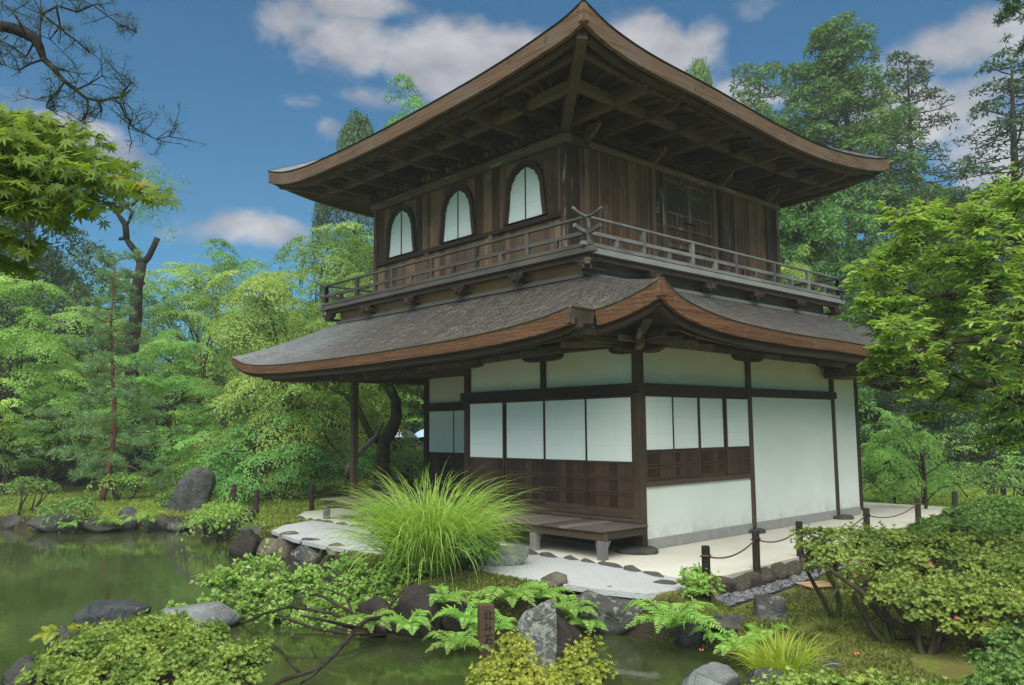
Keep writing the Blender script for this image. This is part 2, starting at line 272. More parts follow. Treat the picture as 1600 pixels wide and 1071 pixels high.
# ------------------------------------------------------------------ helpers: objects
ORG = {}
def link(o): COL.objects.link(o); return o
def tag(o, label, cat, group=None, kind=None):
    o['label'] = label; o['category'] = cat
    if group: o['group'] = group
    if kind: o['kind'] = kind
    return o
def thing(name, label, cat, loc=(0, 0, 0), group=None):
    o = bpy.data.objects.new(name, None); link(o); o.location = loc; o.empty_display_size = .2
    ORG[o.name] = Vector(loc); tag(o, label, cat, group); return o
def finish(o, parent, loc=None):
    link(o)
    if parent is not None:
        o.parent = parent; ORG[o.name] = ORG[parent.name].copy()
    else:
        ORG[o.name] = Vector(loc) if loc is not None else Vector((0, 0, 0)); o.location = ORG[o.name]
    return o
def org_of(parent, loc):
    if parent is not None: return ORG[parent.name]
    return Vector(loc) if loc is not None else Vector((0, 0, 0))
class MB:
    def __init__(s): s.v = []; s.f = []; s.var = []; s.uv = {}
    def add(s, vs, fs, var=None):
        o = len(s.v); s.v += [tuple(map(float, q)) for q in vs]; s.f += [tuple(i+o for i in f) for f in fs]
        s.var += [random.random() if var is None else var]*len(vs); return s
    def box(s, x0, x1, y0, y1, z0, z1, var=None):
        if x1 < x0: x0, x1 = x1, x0
        if y1 < y0: y0, y1 = y1, y0
        vs = [(x0, y0, z0), (x1, y0, z0), (x1, y1, z0), (x0, y1, z0), (x0, y0, z1), (x1, y0, z1), (x1, y1, z1), (x0, y1, z1)]
        return s.add(vs, [(0, 3, 2, 1), (4, 5, 6, 7), (0, 1, 5, 4), (1, 2, 6, 5), (2, 3, 7, 6), (3, 0, 4, 7)], var)
    def beam(s, p, q, w, h, var=None, up=(0, 0, 1)):
        p = Vector(p); q = Vector(q); d = (q-p).normalized(); u = Vector(up); r = d.cross(u).normalized(); u = r.cross(d).normalized()
        vs = [a+r*sx*w/2+u*sz*h/2 for a in (p, q) for sx, sz in ((-1, -1), (1, -1), (1, 1), (-1, 1))]
        return s.add(vs, [(0, 1, 2, 3), (7, 6, 5, 4), (0, 4, 5, 1), (1, 5, 6, 2), (2, 6, 7, 3), (3, 7, 4, 0)], var)
    def tube(s, pts, rs, n=8, var=None, cap=True):
        pts = [Vector(p) for p in pts]; vs = []; fs = []
        if isinstance(rs, (int, float)): rs = [rs]*len(pts)
        prev = None
        for i, p in enumerate(pts):
            d = (pts[min(i+1, len(pts)-1)]-pts[max(i-1, 0)]).normalized()
            a = Vector((0, 0, 1)) if abs(d.z) < .9 else Vector((1, 0, 0))
            if prev is not None: a = prev
            r = d.cross(a)
            if r.length < 1e-4: r = d.cross(Vector((.3, .9, .1)))
            r.normalize(); u = r.cross(d).normalized(); prev = u
            for k in range(n):
                t = 2*math.pi*k/n; vs.append(p+(r*math.cos(t)+u*math.sin(t))*rs[i])
        for i in range(len(pts)-1):
            for k in range(n): fs.append((i*n+k, i*n+(k+1) % n, (i+1)*n+(k+1) % n, (i+1)*n+k))
        if cap: fs.append(tuple(range(n-1, -1, -1))); fs.append(tuple((len(pts)-1)*n+k for k in range(n)))
        return s.add(vs, fs, var)
    def prism(s, poly, frame, t0, t1, var=None):
        # poly of (a,b); frame = (origin, A, B, N) ; extruded along N from t0 to t1
        O, A, B, N = [Vector(x) for x in frame]; n = len(poly)
        vs = [O+A*a+B*b+N*t for t in (t0, t1) for a, b in poly]
        fs = [tuple(range(n-1, -1, -1)), tuple(range(n, 2*n))]+[(i, (i+1) % n, n+(i+1) % n, n+i) for i in range(n)]
        return s.add(vs, fs, var)
    def ring(s, outer, inner, frame, t0, t1, var=None):
        O, A, B, N = [Vector(x) for x in frame]; n = len(outer)
        vs = [O+A*a+B*b+N*t for t in (t0, t1) for poly in (outer, inner) for a, b in poly]
        fs = []
        for i in range(n):
            j = (i+1) % n
            fs += [(2*n+i, 2*n+j, 3*n+j, 3*n+i), (i, n+i, n+j, j), (i, j, 2*n+j, 2*n+i), (n+i, 3*n+i, 3*n+j, n+j)]
        return s.add(vs, fs, var)
    def build(s, name, mat, parent=None, loc=None, smooth=False, bevel=0):
        og = org_of(parent, loc); me = bpy.data.meshes.new(name)
        me.from_pydata([(x-og.x, y-og.y, z-og.z) for x, y, z in s.v], [], s.f); me.update()
        a = me.attributes.new('var', 'FLOAT', 'POINT'); a.data.foreach_set('value', s.var)
        me.materials.append(mat)
        if smooth: me.polygons.foreach_set('use_smooth', [True]*len(me.polygons))
        o = bpy.data.objects.new(name, me); finish(o, parent, loc)
        if bevel:
            md = o.modifiers.new('bevel', 'BEVEL'); md.width = bevel; md.segments = 1; md.limit_method = 'ANGLE'
        return o
def surf(name, fn, nu, nv, mat, parent=None, smooth=True, flip=False, thick=0):
    og = org_of(parent, None); V = []; UV = []
    for j in range(nv+1):
        for i in range(nu+1):
            x, y, z, a, b = fn(i/nu, j/nv); V.append((x-og.x, y-og.y, z-og.z)); UV.append((a, b))
    F = []
    for j in range(nv):
        for i in range(nu):
            q = (j*(nu+1)+i, j*(nu+1)+i+1, (j+1)*(nu+1)+i+1, (j+1)*(nu+1)+i); F.append(q[::-1] if flip else q)
    me = bpy.data.meshes.new(name); me.from_pydata(V, [], F); me.update(); uvl = me.uv_layers.new(name='UVMap')
    for lp in me.loops: uvl.data[lp.index].uv = UV[lp.vertex_index]
    if smooth: me.polygons.foreach_set('use_smooth', [True]*len(me.polygons))
    a = me.attributes.new('var', 'FLOAT', 'POINT'); a.data.foreach_set('value', [.5]*len(V))
    me.materials.append(mat); o = bpy.data.objects.new(name, me); finish(o, parent)
    if thick:
        md = o.modifiers.new('solid', 'SOLIDIFY'); md.thickness = thick; md.offset = -1
    return o
def hermite(xs, ys):
    xs = np.array(xs, float); ys = np.array(ys, float); d = np.diff(ys)/np.diff(xs); m = np.concatenate([[d[0]], (d[1:]+d[:-1])/2, [d[-1]]])
    def f(x):
        x = min(max(x, xs[0]), xs[-1]); i = int(min(max(np.searchsorted(xs, x)-1, 0), len(xs)-2)); hh = xs[i+1]-xs[i]; t = (x-xs[i])/hh
        return float((2*t**3-3*t*t+1)*ys[i]+(t**3-2*t*t+t)*hh*m[i]+(-2*t**3+3*t*t)*ys[i+1]+(t**3-t*t)*hh*m[i+1])
    return f
# ------------------------------------------------------------------ the pavilion
PAV = thing('temple_pavilion', 'two-storey dark timber temple pavilion with white plaster walls and curved shingle roofs', 'temple', (-3.94, 3.45, 0))
K = 1.97
M['wood_purlin'] = wood('worn_purlin_wood', (.045, .036, .028), (.17, .135, .105), 'x', (.22, .21, .17), .6); M['wood_purlin_y'] = wood('worn_purlin_wood_cross', (.045, .036, .028), (.17, .135, .105), 'y', (.22, .21, .17), .6)
def multi_surf(name, parts, mat, parent, thick=0):
    og = org_of(parent, None); V = []; UV = []; F = []
    for fn, nu, nv, flip in parts:
        o = len(V)
        for j in range(nv+1):
            for i in range(nu+1):
                x, y, z, a, b = fn(i/nu, j/nv); V.append((x-og.x, y-og.y, z-og.z)); UV.append((a, b))
        for j in range(nv):
            for i in range(nu):
                q = (o+j*(nu+1)+i, o+j*(nu+1)+i+1, o+(j+1)*(nu+1)+i+1, o+(j+1)*(nu+1)+i); F.append(q[::-1] if flip else q)
    me = bpy.data.meshes.new(name); me.from_pydata(V, [], F); me.update(); uvl = me.uv_layers.new(name='UVMap')
    li = np.empty(len(me.loops), np.int32); me.loops.foreach_get('vertex_index', li)
    uvl.data.foreach_set('uv', np.array(UV, np.float32)[li].ravel())
    me.polygons.foreach_set('use_smooth', [True]*len(me.polygons))
    a = me.attributes.new('var', 'FLOAT', 'POINT'); a.data.foreach_set('value', [.5]*len(V))
    me.materials.append(mat); o = bpy.data.objects.new(name, me); finish(o, parent)
    if thick:
        md = o.modifiers.new('solid', 'SOLIDIFY'); md.thickness = thick; md.offset = -1
    return o
lerp = lambda a, b, t: a+(b-a)*t
def part(name, mat, parent=PAV, bevel=0.006, **kw):
    m = MB(); m.box(*kw['b']) if 'b' in kw else None
    return m.build(name, mat, parent, bevel=bevel)

# --- lower storey frame
def column(x, y, z0, z1, w=.13):
    o = part('column', M['wood_post'], b=(x-w/2, x+w/2, y-w/2, y+w/2, z0, z1)); return o
for (x, y, z0) in ((0, 0, .07), (-2*K, 0, .07), (-4*K, 0, .44), (-4*K, K, .07), (0, 2.955, .08), (0, 5.95, .08), (0, 6.955, .08), (-4*K, 6.955, .08)):
    column(x, y, z0, 2.93 if y < 6 else 2.75, .13 if not (x == 0 and y > 1) else .11)
part('strut', M['wood_post'], b=(-K-.05, -K+.05, -.05, .05, 2.435, 2.93))
def fstone(x, y, rx, ry, h):
    pts = []
    for i in range(11):
        t = 2*math.pi*i/11; k = random.uniform(.85, 1.1); pts.append((x+rx*k*math.cos(t), y+ry*k*math.sin(t)))
    m = MB(); m.prism(pts, ((0, 0, 0), (1, 0, 0), (0, 1, 0), (0, 0, 1)), -.1, h); m.build('foundation_stone', M['rock_grey'], PAV, bevel=.03)
fstone(.02, -.12, .36, .3, .07); fstone(-2*K, 0, .3, .3, .06); fstone(.06, 5.95, .32, .25, .06); fstone(-4*K, K, .3, .3, .06); fstone(.02, 2.95, .2, .2, .06)
# walls
def wall(x0, x1, y0, y1, z0, z1): return part('plaster_wall', M['plaster'], bevel=0, b=(x0, x1, y0, y1, z0, z1))
wall(-2*K+.06, -K-.05, .0, .06, 2.43, 2.98); wall(-K+.05, -.06, .0, .06, 2.43, 2.98)
wall(-.06, .0, .065, 2.90, 2.43, 3.0); wall(-.06, .0, 3.01, 5.90, 2.43, 3.0)
wall(-.06, .03, .066, 2.899, .16, .91); wall(-.06, .028, 3.011, 5.894, .16, 2.28); wall(-.06, .028, 6.006, 6.90, .16, 2.80)
wall(-4*K+.066, -2*K+.05, K, K+.06, 2.38, 2.95)
wall(-4*K+.03, -4*K+.09, K+.066, 6.89, .16, 2.95); wall(-7.8, -.08, 6.90, 6.96, .16, 2.95)
for (b) in ((-.06, .045, .066, 2.899, .0, .158), (-.06, .045, 3.011, 5.894, .0, .158), (-.06, .045, 6.006, 6.90, .0, .158)):
    part('plinth', M['plinth'], bevel=.008, b=b)
# closed room behind the doors and above
part('inner_partition', M['plaster'], bevel=0, b=(-2*K-.05, -2*K+.01, .08, K-.002, .45, 2.95))
part('inner_partition', M['wood_dark'], bevel=0, b=(-3.9, -.1, .35, .40, .45, 2.2))
# horizontal members
def hb(x0, x1, y0, y1, z0, z1, m='wood_dark', name='header_beam'): return part(name, M[m], b=(x0, x1, y0, y1, z0, z1))
hb(-2*K-.14, .085, -.095, -.045, 2.285, 2.43); hb(-2*K+.066, -.066, -.05, .05, 2.25, 2.283)
hb(.045, .095, -.085, 6.02, 2.30, 2.43, 'wood_dark_y'); hb(-.05, .05, .066, 2.90, 2.262, 2.298, 'wood_dark_y'); hb(-.03, .045, 3.01, 5.894, 2.282, 2.298, 'wood_dark_y')
hb(-4*K-.1, -2*K-.07, K-.095, K-.045, 2.245, 2.37); hb(-4*K+.066, -2*K-.002, K-.04, K+.02, 2.21, 2.243)
hb(-.04, .075, .066, 2.90, .91, .985, 'wood_dark_y', 'window_sill_beam')
hb(-2*K+.066, -.066, -.062, .06, .455, .535, 'wood_dark', 'door_track'); hb(-2*K-.2, .10, -.12, -.066, .40, .452, 'wood_dark', 'floor_rail')
hb(-4*K+.066, -2*K-.05, K-.05, K+.06, .50, .56, 'wood_dark', 'door_track')
hb(-8.9, 1.0, -.075, .075, 2.985, 3.13, 'wood_soffit', 'wall_plate'); hb(-.075, .075, .08, 7.6, 3.0, 3.13, 'wood_soffit_y', 'wall_plate')
hb(-4*K+.07, -2*K-.07, -.05, .05, 2.82, 2.93, 'wood_dark', 'veranda_beam'); hb(-4*K-.06, -4*K+.06, .07, K-.07, 2.82, 2.93, 'wood_dark_y', 'veranda_beam')
def boat(x, y, ax, L=.46, h=.11, w=.15):
    poly = [(-L, h), (-L, h*.55), (-L*.86, h*.18), (-L*.6, 0), (L*.6, 0), (L*.86, h*.18), (L, h*.55), (L, h)]
    m = MB()
    fr = ((x, y, 2.875), (1, 0, 0), (0, 0, 1), (0, 1, 0)) if ax == 'x' else ((x, y, 2.89), (0, 1, 0), (0, 0, 1), (-1, 0, 0))
    m.prism(poly, fr, -w/2, w/2); m.build('boat_bracket', M['wood_soffit'], PAV, bevel=.006)
boat(0, 0, 'x', .50, .108, .14); boat(0, 0, 'y', .52, .108, .15); boat(-K, 0, 'x'); boat(0, 2.955, 'y', .45); boat(0, 5.95, 'y', .62, .2, .17); boat(-2*K, 0, 'x'); boat(-4*K, 0, 'x', .6)
# --- sliding panels
def sliding(o0, A, N, w, zb0, zb1, zp1, nb, rails):
    # o0 lower-left corner on the panel plane; A along; N outward
    Z = (0, 0, 1); o0 = Vector(o0); fr = (o0, A, Z, N); m = MB(); fw = .028
    H = zp1-zb0
    rect = lambda a0, a1, b0, b1: [(a0, b0), (a1, b0), (a1, b1), (a0, b1)]
    m.prism(rect(0, fw, 0, H), fr, -.015, .015); m.prism(rect(w-fw, w, 0, H), fr, -.015, .015)
    m.prism(rect(fw, w-fw, 0, fw*1.3), fr, -.015, .015); m.prism(rect(fw, w-fw, H-fw, H), fr, -.015, .015); hz = zb1-zb0
    m.prism(rect(fw, w-fw, hz-.03, hz), fr, -.013, .013)
    P = m.build('sliding_panel', M['wood_dark'], PAV, bevel=.003)
    a, b = Vector(A), Vector(N)
    def pf(u, v):
        q = o0+a*(fw+u*(w-2*fw))+Vector(Z)*(hz+v*(H-fw-hz))+b*.004; return (q.x, q.y, q.z, u*(w-2*fw)+.02, v*(H-fw-hz)+.01)
    surf('paper', pf, 2, 2, M['paper'], P, smooth=False, thick=.004)
    m = MB()
    for k in range(nb):
        m.prism(rect(lerp(fw, w-fw, k/nb)+.002, lerp(fw, w-fw, (k+1)/nb)-.002, fw*1.3, hz-.03), fr, -.008, -.002+random.uniform(0, .002))
    for rz in rails:
        m.prism(rect(fw, w-fw, rz*hz-.011, rz*hz+.011), fr, -.001, .012, .9)
    m.build('board', M['wood_panel'], P)
pw = (2*K-.13)/4
for k in range(4):
    x = -2*K+.065+k*pw
    sliding((x+.004, -.012-(.034 if k in (0, 3) else 0), .536), (1, 0, 0), (0, -1, 0), pw-.008+(.02 if k in (1,) else 0), .536, 1.276, 2.25, 6, (.06, .34, .39, .64, .69))
pw2 = (2.90-.066)/4
for k in range(4):
    sliding((.012+(.034 if k in (0, 3) else 0), .066+k*pw2+.003, .986), (0, 1, 0), (1, 0, 0), pw2-.006, .986, 1.447, 2.262, 4, (.10, .42, .52, .90))
for k in range(2):
    sliding((-4*K+.066+k*.98, K-.014-.034*k, .562), (1, 0, 0), (0, -1, 0), .975, .562, 1.25, 2.21, 5, (.06, .34, .39, .64, .69))
sliding((-4*K+.066+2*.98, K-.014, .562), (1, 0, 0), (0, -1, 0), .95, .562, 1.25, 2.21, 5, (.06, .34, .39, .64, .69))
# --- bench deck and veranda floor
dk = MB(); x = -7.34
while x < .22:
    w = random.uniform(.17, .24); x1 = min(x+w, .25); dk.box(x, x1-.006, -1.10+random.uniform(-.006, .006), -.122, .372, .395+random.uniform(0, .004)); x = x1
DECK = dk.build('bench_deck', M['wood_deck'], PAV, bevel=.004)
m = MB(); m.box(-7.30, .21, -1.05, -.97, .255, .370); m.build('deck_beam', M['wood_dark'], DECK, bevel=.005)
m = MB(); m.box(.13, .21, -.965, -.13, .265, .368); m.build('deck_beam', M['wood_dark_y'], DECK, bevel=.005)
m = MB(); m.box(-7.28, -7.20, -.965, -.13, .265, .368); m.build('deck_beam', M['wood_dark_y'], DECK, bevel=.005)
for x in (.15, -1.17, -2.65, -4.1, -5.6, -7.22):
    m = MB(); m.box(x-.055, x+.055, -1.075, -.965, -.02, .253); m.build('deck_leg', M['wood_grey'], DECK, bevel=.006)
    m = MB(); m.add([(x-.16, -.95, 0), (x-.06, -.95, 0), (x+.06, -.95, .25), (x-.20, -.95, .25), (x-.16, -.92, 0), (x-.06, -.92, 0), (x+.06, -.92, .25), (x-.20, -.92, .25)],
          [(0, 3, 2, 1), (4, 5, 6, 7), (0, 1, 5, 4), (1, 2, 6, 5), (2, 3, 7, 6), (3, 0, 4, 7)])
    if x > -2: m.build('deck_brace', M['wood_grey'], DECK)
fl = MB(); x = -7.98
while x < -2*K-.08:
    w = random.uniform(.18, .25); x1 = min(x+w, -2*K-.07); fl.box(x, x1-.006, -.06, K-.052, .41, .445+random.uniform(0, .003)); x = x1
fl.build('veranda_floor', M['wood_deck'], PAV, bevel=.004)
m = MB(); m.box(-7.95, -2*K-.1, -.05, .05, .29, .408); m.build('veranda_joist', M['wood_dark'], PAV)
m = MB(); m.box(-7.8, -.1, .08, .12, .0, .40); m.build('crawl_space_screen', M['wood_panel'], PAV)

# --- lower roof
eF = hermite([-9.73, -9.1, -8.06, -6.06, -4.39, -2.97, -1.75, -.68, .03, .57], [3.40, 3.22, 3.115, 3.07, 3.065, 3.085, 3.11, 3.165, 3.235, 3.325])
eB = hermite([.5, .8, 1.09, 1.4, 1.62], [3.325, 3.365, 3.43, 3.52, 3.605])
eR = hermite([-1.5, -1.17, -.77, -.12, .7, 1.7, 3.2, 4.6, 5.4, 6.6, 7.6, 8.5], [3.605, 3.43, 3.32, 3.22, 3.165, 3.135, 3.125, 3.10, 3.10, 3.14, 3.23, 3.45])
eG = lambda a: 3.09+.33*abs(2*a-1)**5
TX0, TX1, TY0, TY1, TZ = -7.78, -.58, -.44, 6.98, 4.09
prof = lambda t: 1-(1-t)**1.28
def slope(edge, top):
    def fn(u, v):
        ex, ey, ez = edge(u); tx, ty, tz = top(u); t = v
        x = lerp(tx, ex, t); y = lerp(ty, ey, t); z = lerp(tz, ez, prof(t))
        L = math.dist((ex, ey), (tx, ty)); return (x, y, z, u*9, t*L*1.15)
    return fn
front = slope(lambda u: (lerp(-9.73, .57, u), -2.0, eF(lerp(-9.73, .57, u))), lambda u: (lerp(TX0, TX1, u), TY0, TZ))
inner0 = slope(lambda u: (lerp(.52, 1.62, u), -1.5, eB(lerp(.52, 1.62, u))), lambda u: (TX1, TY0, TZ))
def valley(v):
    w = min(max((v-.42)/.58, 0), 1); w = w*w*(3-2*w); A = front(1, v*.68); B = inner0(0, v); return [lerp(A[k], B[k], w) for k in range(3)]
def inner(u, v):
    q = inner0(u, v); p = valley(v); o_ = inner0(0, v); k = (1-u)**2
    return (q[0]+(p[0]-o_[0])*k, q[1]+(p[1]-o_[1])*k, q[2]+(p[2]-o_[2])*k, 9+u*1.3, q[4])
def ret(u, v):
    A = front(1, v); p = valley(v); return (lerp(A[0], p[0], u), lerp(A[1], p[1], u), lerp(A[2], p[2], u), 9+.3*u, A[4])
right = slope(lambda u: (1.62, lerp(-1.5, 8.5, u), eR(lerp(-1.5, 8.5, u))), lambda u: (TX1, lerp(TY0, TY1, u), TZ))
back = slope(lambda u: (lerp(1.62, -9.73, u), 8.5, 3.45 if u == 0 else eG(u)), lambda u: (lerp(TX1, TX0, u), TY1, TZ))
left = slope(lambda u: (-9.73, lerp(8.5, -2.0, u), eG(u) if u < .5 else lerp(3.09, 3.40, abs(2*u-1)**5)), lambda u: (TX0, lerp(TY1, TY0, u), TZ))
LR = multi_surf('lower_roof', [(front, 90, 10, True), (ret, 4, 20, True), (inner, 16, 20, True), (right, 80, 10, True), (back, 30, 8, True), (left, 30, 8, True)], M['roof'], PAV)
def edge_path(edge, n): return [Vector(edge(i/n)) for i in range(n+1)]
def strip(name, pts, inw, h0, h1, mat, parent, z0=.0, th=.05, push=0.):
    # band hung below an eave edge: h0..h1 thickness along path, leaning inwards
    n = len(pts); inw = Vector(inw); V = []
    for i, p in enumerate(pts):
        h = h0(i/(n-1)) if callable(h0) else lerp(h0, h1, i/(n-1))
        a = p+Vector((0, 0, z0))-inw*push
        V += [a, a+inw*.035+Vector((0, 0, -h)), a+inw*(.035+th)+Vector((0, 0, -h)), a+inw*th]
    F = []
    for i in range(n-1):
        for k in range(4): F.append((i*4+k, i*4+(k+1) % 4, (i+1)*4+(k+1) % 4, (i+1)*4+k))
    F += [(0, 3, 2, 1), tuple((n-1)*4+k for k in range(4))]
    m = MB(); m.add(V, F, .5); return m.build(name, mat, parent)
frontE = edge_path(lambda u: (lerp(-9.73, .57, u), -2.0, eF(lerp(-9.73, .57, u))), 60)
innerE = edge_path(lambda u: (lerp(.52, 1.62, u), -1.5, eB(lerp(.52, 1.62, u))), 14)
retE = [Vector((.57, -2.0, 3.325)), Vector((.54, -1.75, 3.31)), Vector((.52, -1.5, 3.325))]
rightE = edge_path(lambda u: (1.62, lerp(-1.5, 8.5, u), eR(lerp(-1.5, 8.5, u))), 60)
leftE = edge_path(lambda u: (-9.73, lerp(8.5, -2.0, u), left(u, 1)[2]), 40)
backE = edge_path(lambda u: (lerp(1.62, -9.73, u), 8.5, back(u, 1)[2]), 40)
lip = wood('dark_shingle_edge', (.02, .018, .016), (.07, .065, .06), 'x'); lipl = wood('pale_shingle_edge', (.16, .12, .08), (.34, .28, .21), 'x')
for E, inw, h0, h1 in ((frontE, (0, 1, 0), lambda t: .145+.045*t**4+.03*(1-t)**8, 0), (retE, (-1, 0, 0), .185, .185), (innerE, (0, 1, 0), .185, .19), (rightE, (-1, 0, 0), lambda t: .145+.05*(1-t)**5+.03*t**6, 0), (leftE, (1, 0, 0), .15, .15), (backE, (0, -1, 0), .15, .15)):
    E = E if E is not frontE else frontE[:-1]+[frontE[-1]+Vector((-.03, 0, -.004))]
    strip('fascia', E, inw, h0, h1, M['fascia'] if E is not retE else M['wood_soffit'], LR, z0=-.022, th=.06)
    strip('shingle_edge', E, inw, .02, .02, lipl, LR, z0=0.002, th=.05, push=.012)
# soffit and eave boards
def soffit(edge, wallp, dz=.165, inset=.06):
    def fn(u, v):
        e = Vector(edge(u)); w = Vector(wallp(u)); e.z -= dz; d = (w-e); d.z = 0
        if d.length > 0: e += d.normalized()*inset
        q = e.lerp(w, v); q.z = lerp(e.z, w.z, v)+.05*math.sin(math.pi*v); return (q.x, q.y, q.z, u*9, v*2)
    return fn
ZS = 3.16
multi_surf('soffit', [(soffit(lambda u: frontE[int(round(u*60))], lambda u: (lerp(-7.95, -.02, u), 0, ZS)), 60, 5, False),
    (soffit(lambda u: innerE[int(round(u*14))], lambda u: (-.02, 0, ZS)), 14, 5, False),
    (soffit(lambda u: retE[int(round(u*2))], lambda u: (-.02, 0, ZS), .18), 2, 5, False),
    (soffit(lambda u: rightE[int(round(u*60))], lambda u: (0, lerp(0, 6.95, u), ZS)), 60, 5, False),
    (soffit(lambda u: leftE[int(round(u*40))], lambda u: (-7.95, lerp(6.95, 0, u), ZS)), 40, 4, False),
    (soffit(lambda u: backE[int(round(u*40))], lambda u: (lerp(0, -7.95, u), 6.95, ZS)), 40, 4, False)], M['wood_soffit'], LR)
# ceiling of the open veranda
m = MB(); m.box(-7.95, -.1, .0, 6.9, 3.14, 3.17); m.build('ceiling_board', M['wood_dark'], LR)
def sweep(name, pts, w, h, mat, parent, off=(0, 0, 0)):
    m = MB(); off = Vector(off)
    for a, b in zip(pts[:-1], pts[1:]): m.beam(a+off, b+off, w, h, .5)
    return m.build(name, mat, parent)
sweep('eave_board', frontE, .09, .10, M['wood_dark'], LR, (0, .17, -.215)); sweep('eave_board', innerE, .09, .12, M['wood_dark'], LR, (-.13, .15, -.255)); sweep('eave_board', rightE[1:], .09, .10, M['wood_dark_y'], LR, (-.16, 0, -.215))
sweep('eave_board', frontE[4:], .07, .06, M['wood_soffit'], LR, (-.1, .52, -.205)); sweep('eave_board', rightE[5:], .07, .06, M['wood_soffit_y'], LR, (-.42, 0, -.205))
m = MB(); m.box(.40, .46, -1.82, -1.40, 3.0, 3.12); m.build('eave_board', M['wood_dark_y'], LR)
def rafter(p, q, up=(0, 0, 1)):
    m = MB(); m.beam(p, q, .062, .085); m.build('rafter', M['wood_purlin'], LR, bevel=.004)
x = -9.2
while x < .5:
    xw = min(max(x, -7.85), -.04); rafter((xw, .0, 3.03), (x, -1.52, eF(x)-.315)); x += .415
y = -.85
for (x, yy) in ((.62, -1.12), (.95, -1.1)): rafter((.0, 0, 3.08), (x, yy, eB(x)-.36))
for (x, yy) in ((1.16, -.86), (1.2, -.55), (1.2, -.2)): rafter((.0, 0, 3.08), (x, yy, eR(yy)-.33))
y = .25
while y < 8.2:
    rafter((0, min(y, 6.9), 3.05), (1.16, y, eR(y)-.31)); y += .44
m = MB(); m.beam((-.05, .05, 3.08), (1.02, -1.02, 3.27), .13, .17, .8); m.build('hip_rafter', M['wood_soffit'], LR, bevel=.01)
m = MB(); m.beam((0, 0, 2.98), (.42, -.42, 3.0), .11, .15, .8); m.build('hip_rafter', M['wood_beam'], LR, bevel=.01)
# rear pent eave
RP = MB(); RP.add([(-.25, 5.8, 3.02), (1.25, 5.8, 3.02), (1.25, 8.7, 2.66), (-.25, 8.7, 2.66), (-.25, 5.8, 2.93), (1.25, 5.8, 2.93), (1.25, 8.7, 2.56), (-.25, 8.7, 2.56)],
    [(0, 1, 2, 3), (7, 6, 5, 4), (0, 4, 5, 1), (1, 5, 6, 2), (2, 6, 7, 3), (3, 7, 4, 0)])
RP = RP.build('rear_pent_eave', M['wood_soffit_y'], PAV)
for k in range(5):
    m = MB(); x = .10+k*.26; m.beam((x, 5.9, 2.86), (x, 8.45, 2.53), .06, .08); m.build('rafter', M['wood_dark_y'], RP)
m = MB(); m.box(.06, .62, 5.55, 6.35, 2.68, 2.86); m.build('beam_nose', M['wood_soffit_y'], RP, bevel=.03)
m = MB(); m.box(-.1, 1.2, 6.96, 7.06, 2.62, 2.74); m.build('beam_nose', M['wood_soffit'], RP, bevel=.01)
for (a, b_) in (((TX0-.0, TY0-.02), (TX1+.02, TY0-.02)), ((TX1+.02, TY0-.02), (TX1+.02, TY1))):
    m = MB(); a = Vector((*a, 4.07)); b_ = Vector((*b_, 4.07)); m.beam(a, b_, .16, .06); m.build('roof_skirt_board', M['wood_koshi_y'], LR, bevel=.004)

# --- balcony
BX0, BX1, BY0, BY1 = -8.02, -.27, -.75, 7.25
part('balcony_band', M['wood_koshi'], bevel=.004, b=(TX0, TX1, TY0, TY0+.05, 3.9, 4.34)); part('balcony_band', M['wood_koshi_y'], bevel=.004, b=(TX1-.05, TX1, TY0+.052, TY1, 3.9, 4.34))
part('balcony_band', M['wood_koshi_y'], bevel=0, b=(TX0, TX0+.05, TY0+.052, TY1, 3.9, 4.34)); part('balcony_band', M['wood_koshi'], bevel=0, b=(TX0, TX1, TY1-.05, TY1-.002, 3.9, 4.34))
m = MB(); x = BX0+.1
while x < BX1-.1:
    m.box(x, min(x+.19, BX1-.1), BY0+.1, BY1-.1, 4.385, 4.41); x += .195
BAL = m.build('balcony_floor', M['wood_deck'], PAV)
for b, mt in (((BX0-.12, BX1+.12, BY0, BY0+.10, 4.345, 4.43), 'wood_rail'), ((BX1-.10, BX1, BY0+.102, BY1+.1, 4.343, 4.432), 'wood_rail_y'), ((BX0, BX0+.10, BY0+.102, BY1, 4.343, 4.432), 'wood_rail_y'), ((BX0+.1, BX1-.1, BY1-.1, BY1, 4.345, 4.43), 'wood_rail')):
    m = MB(); m.box(*b); m.build('rim_beam', M[mt], BAL, bevel=.006)
for b, mt in (((BX0+.05, BX1-.05, BY0+.06, BY0+.16, 4.255, 4.343), 'wood_dark'), ((BX1-.16, BX1-.06, BY0+.162, BY1-.05, 4.255, 4.341), 'wood_dark_y')):
    m = MB(); m.box(*b); m.build('rim_beam', M[mt], BAL, bevel=.006)
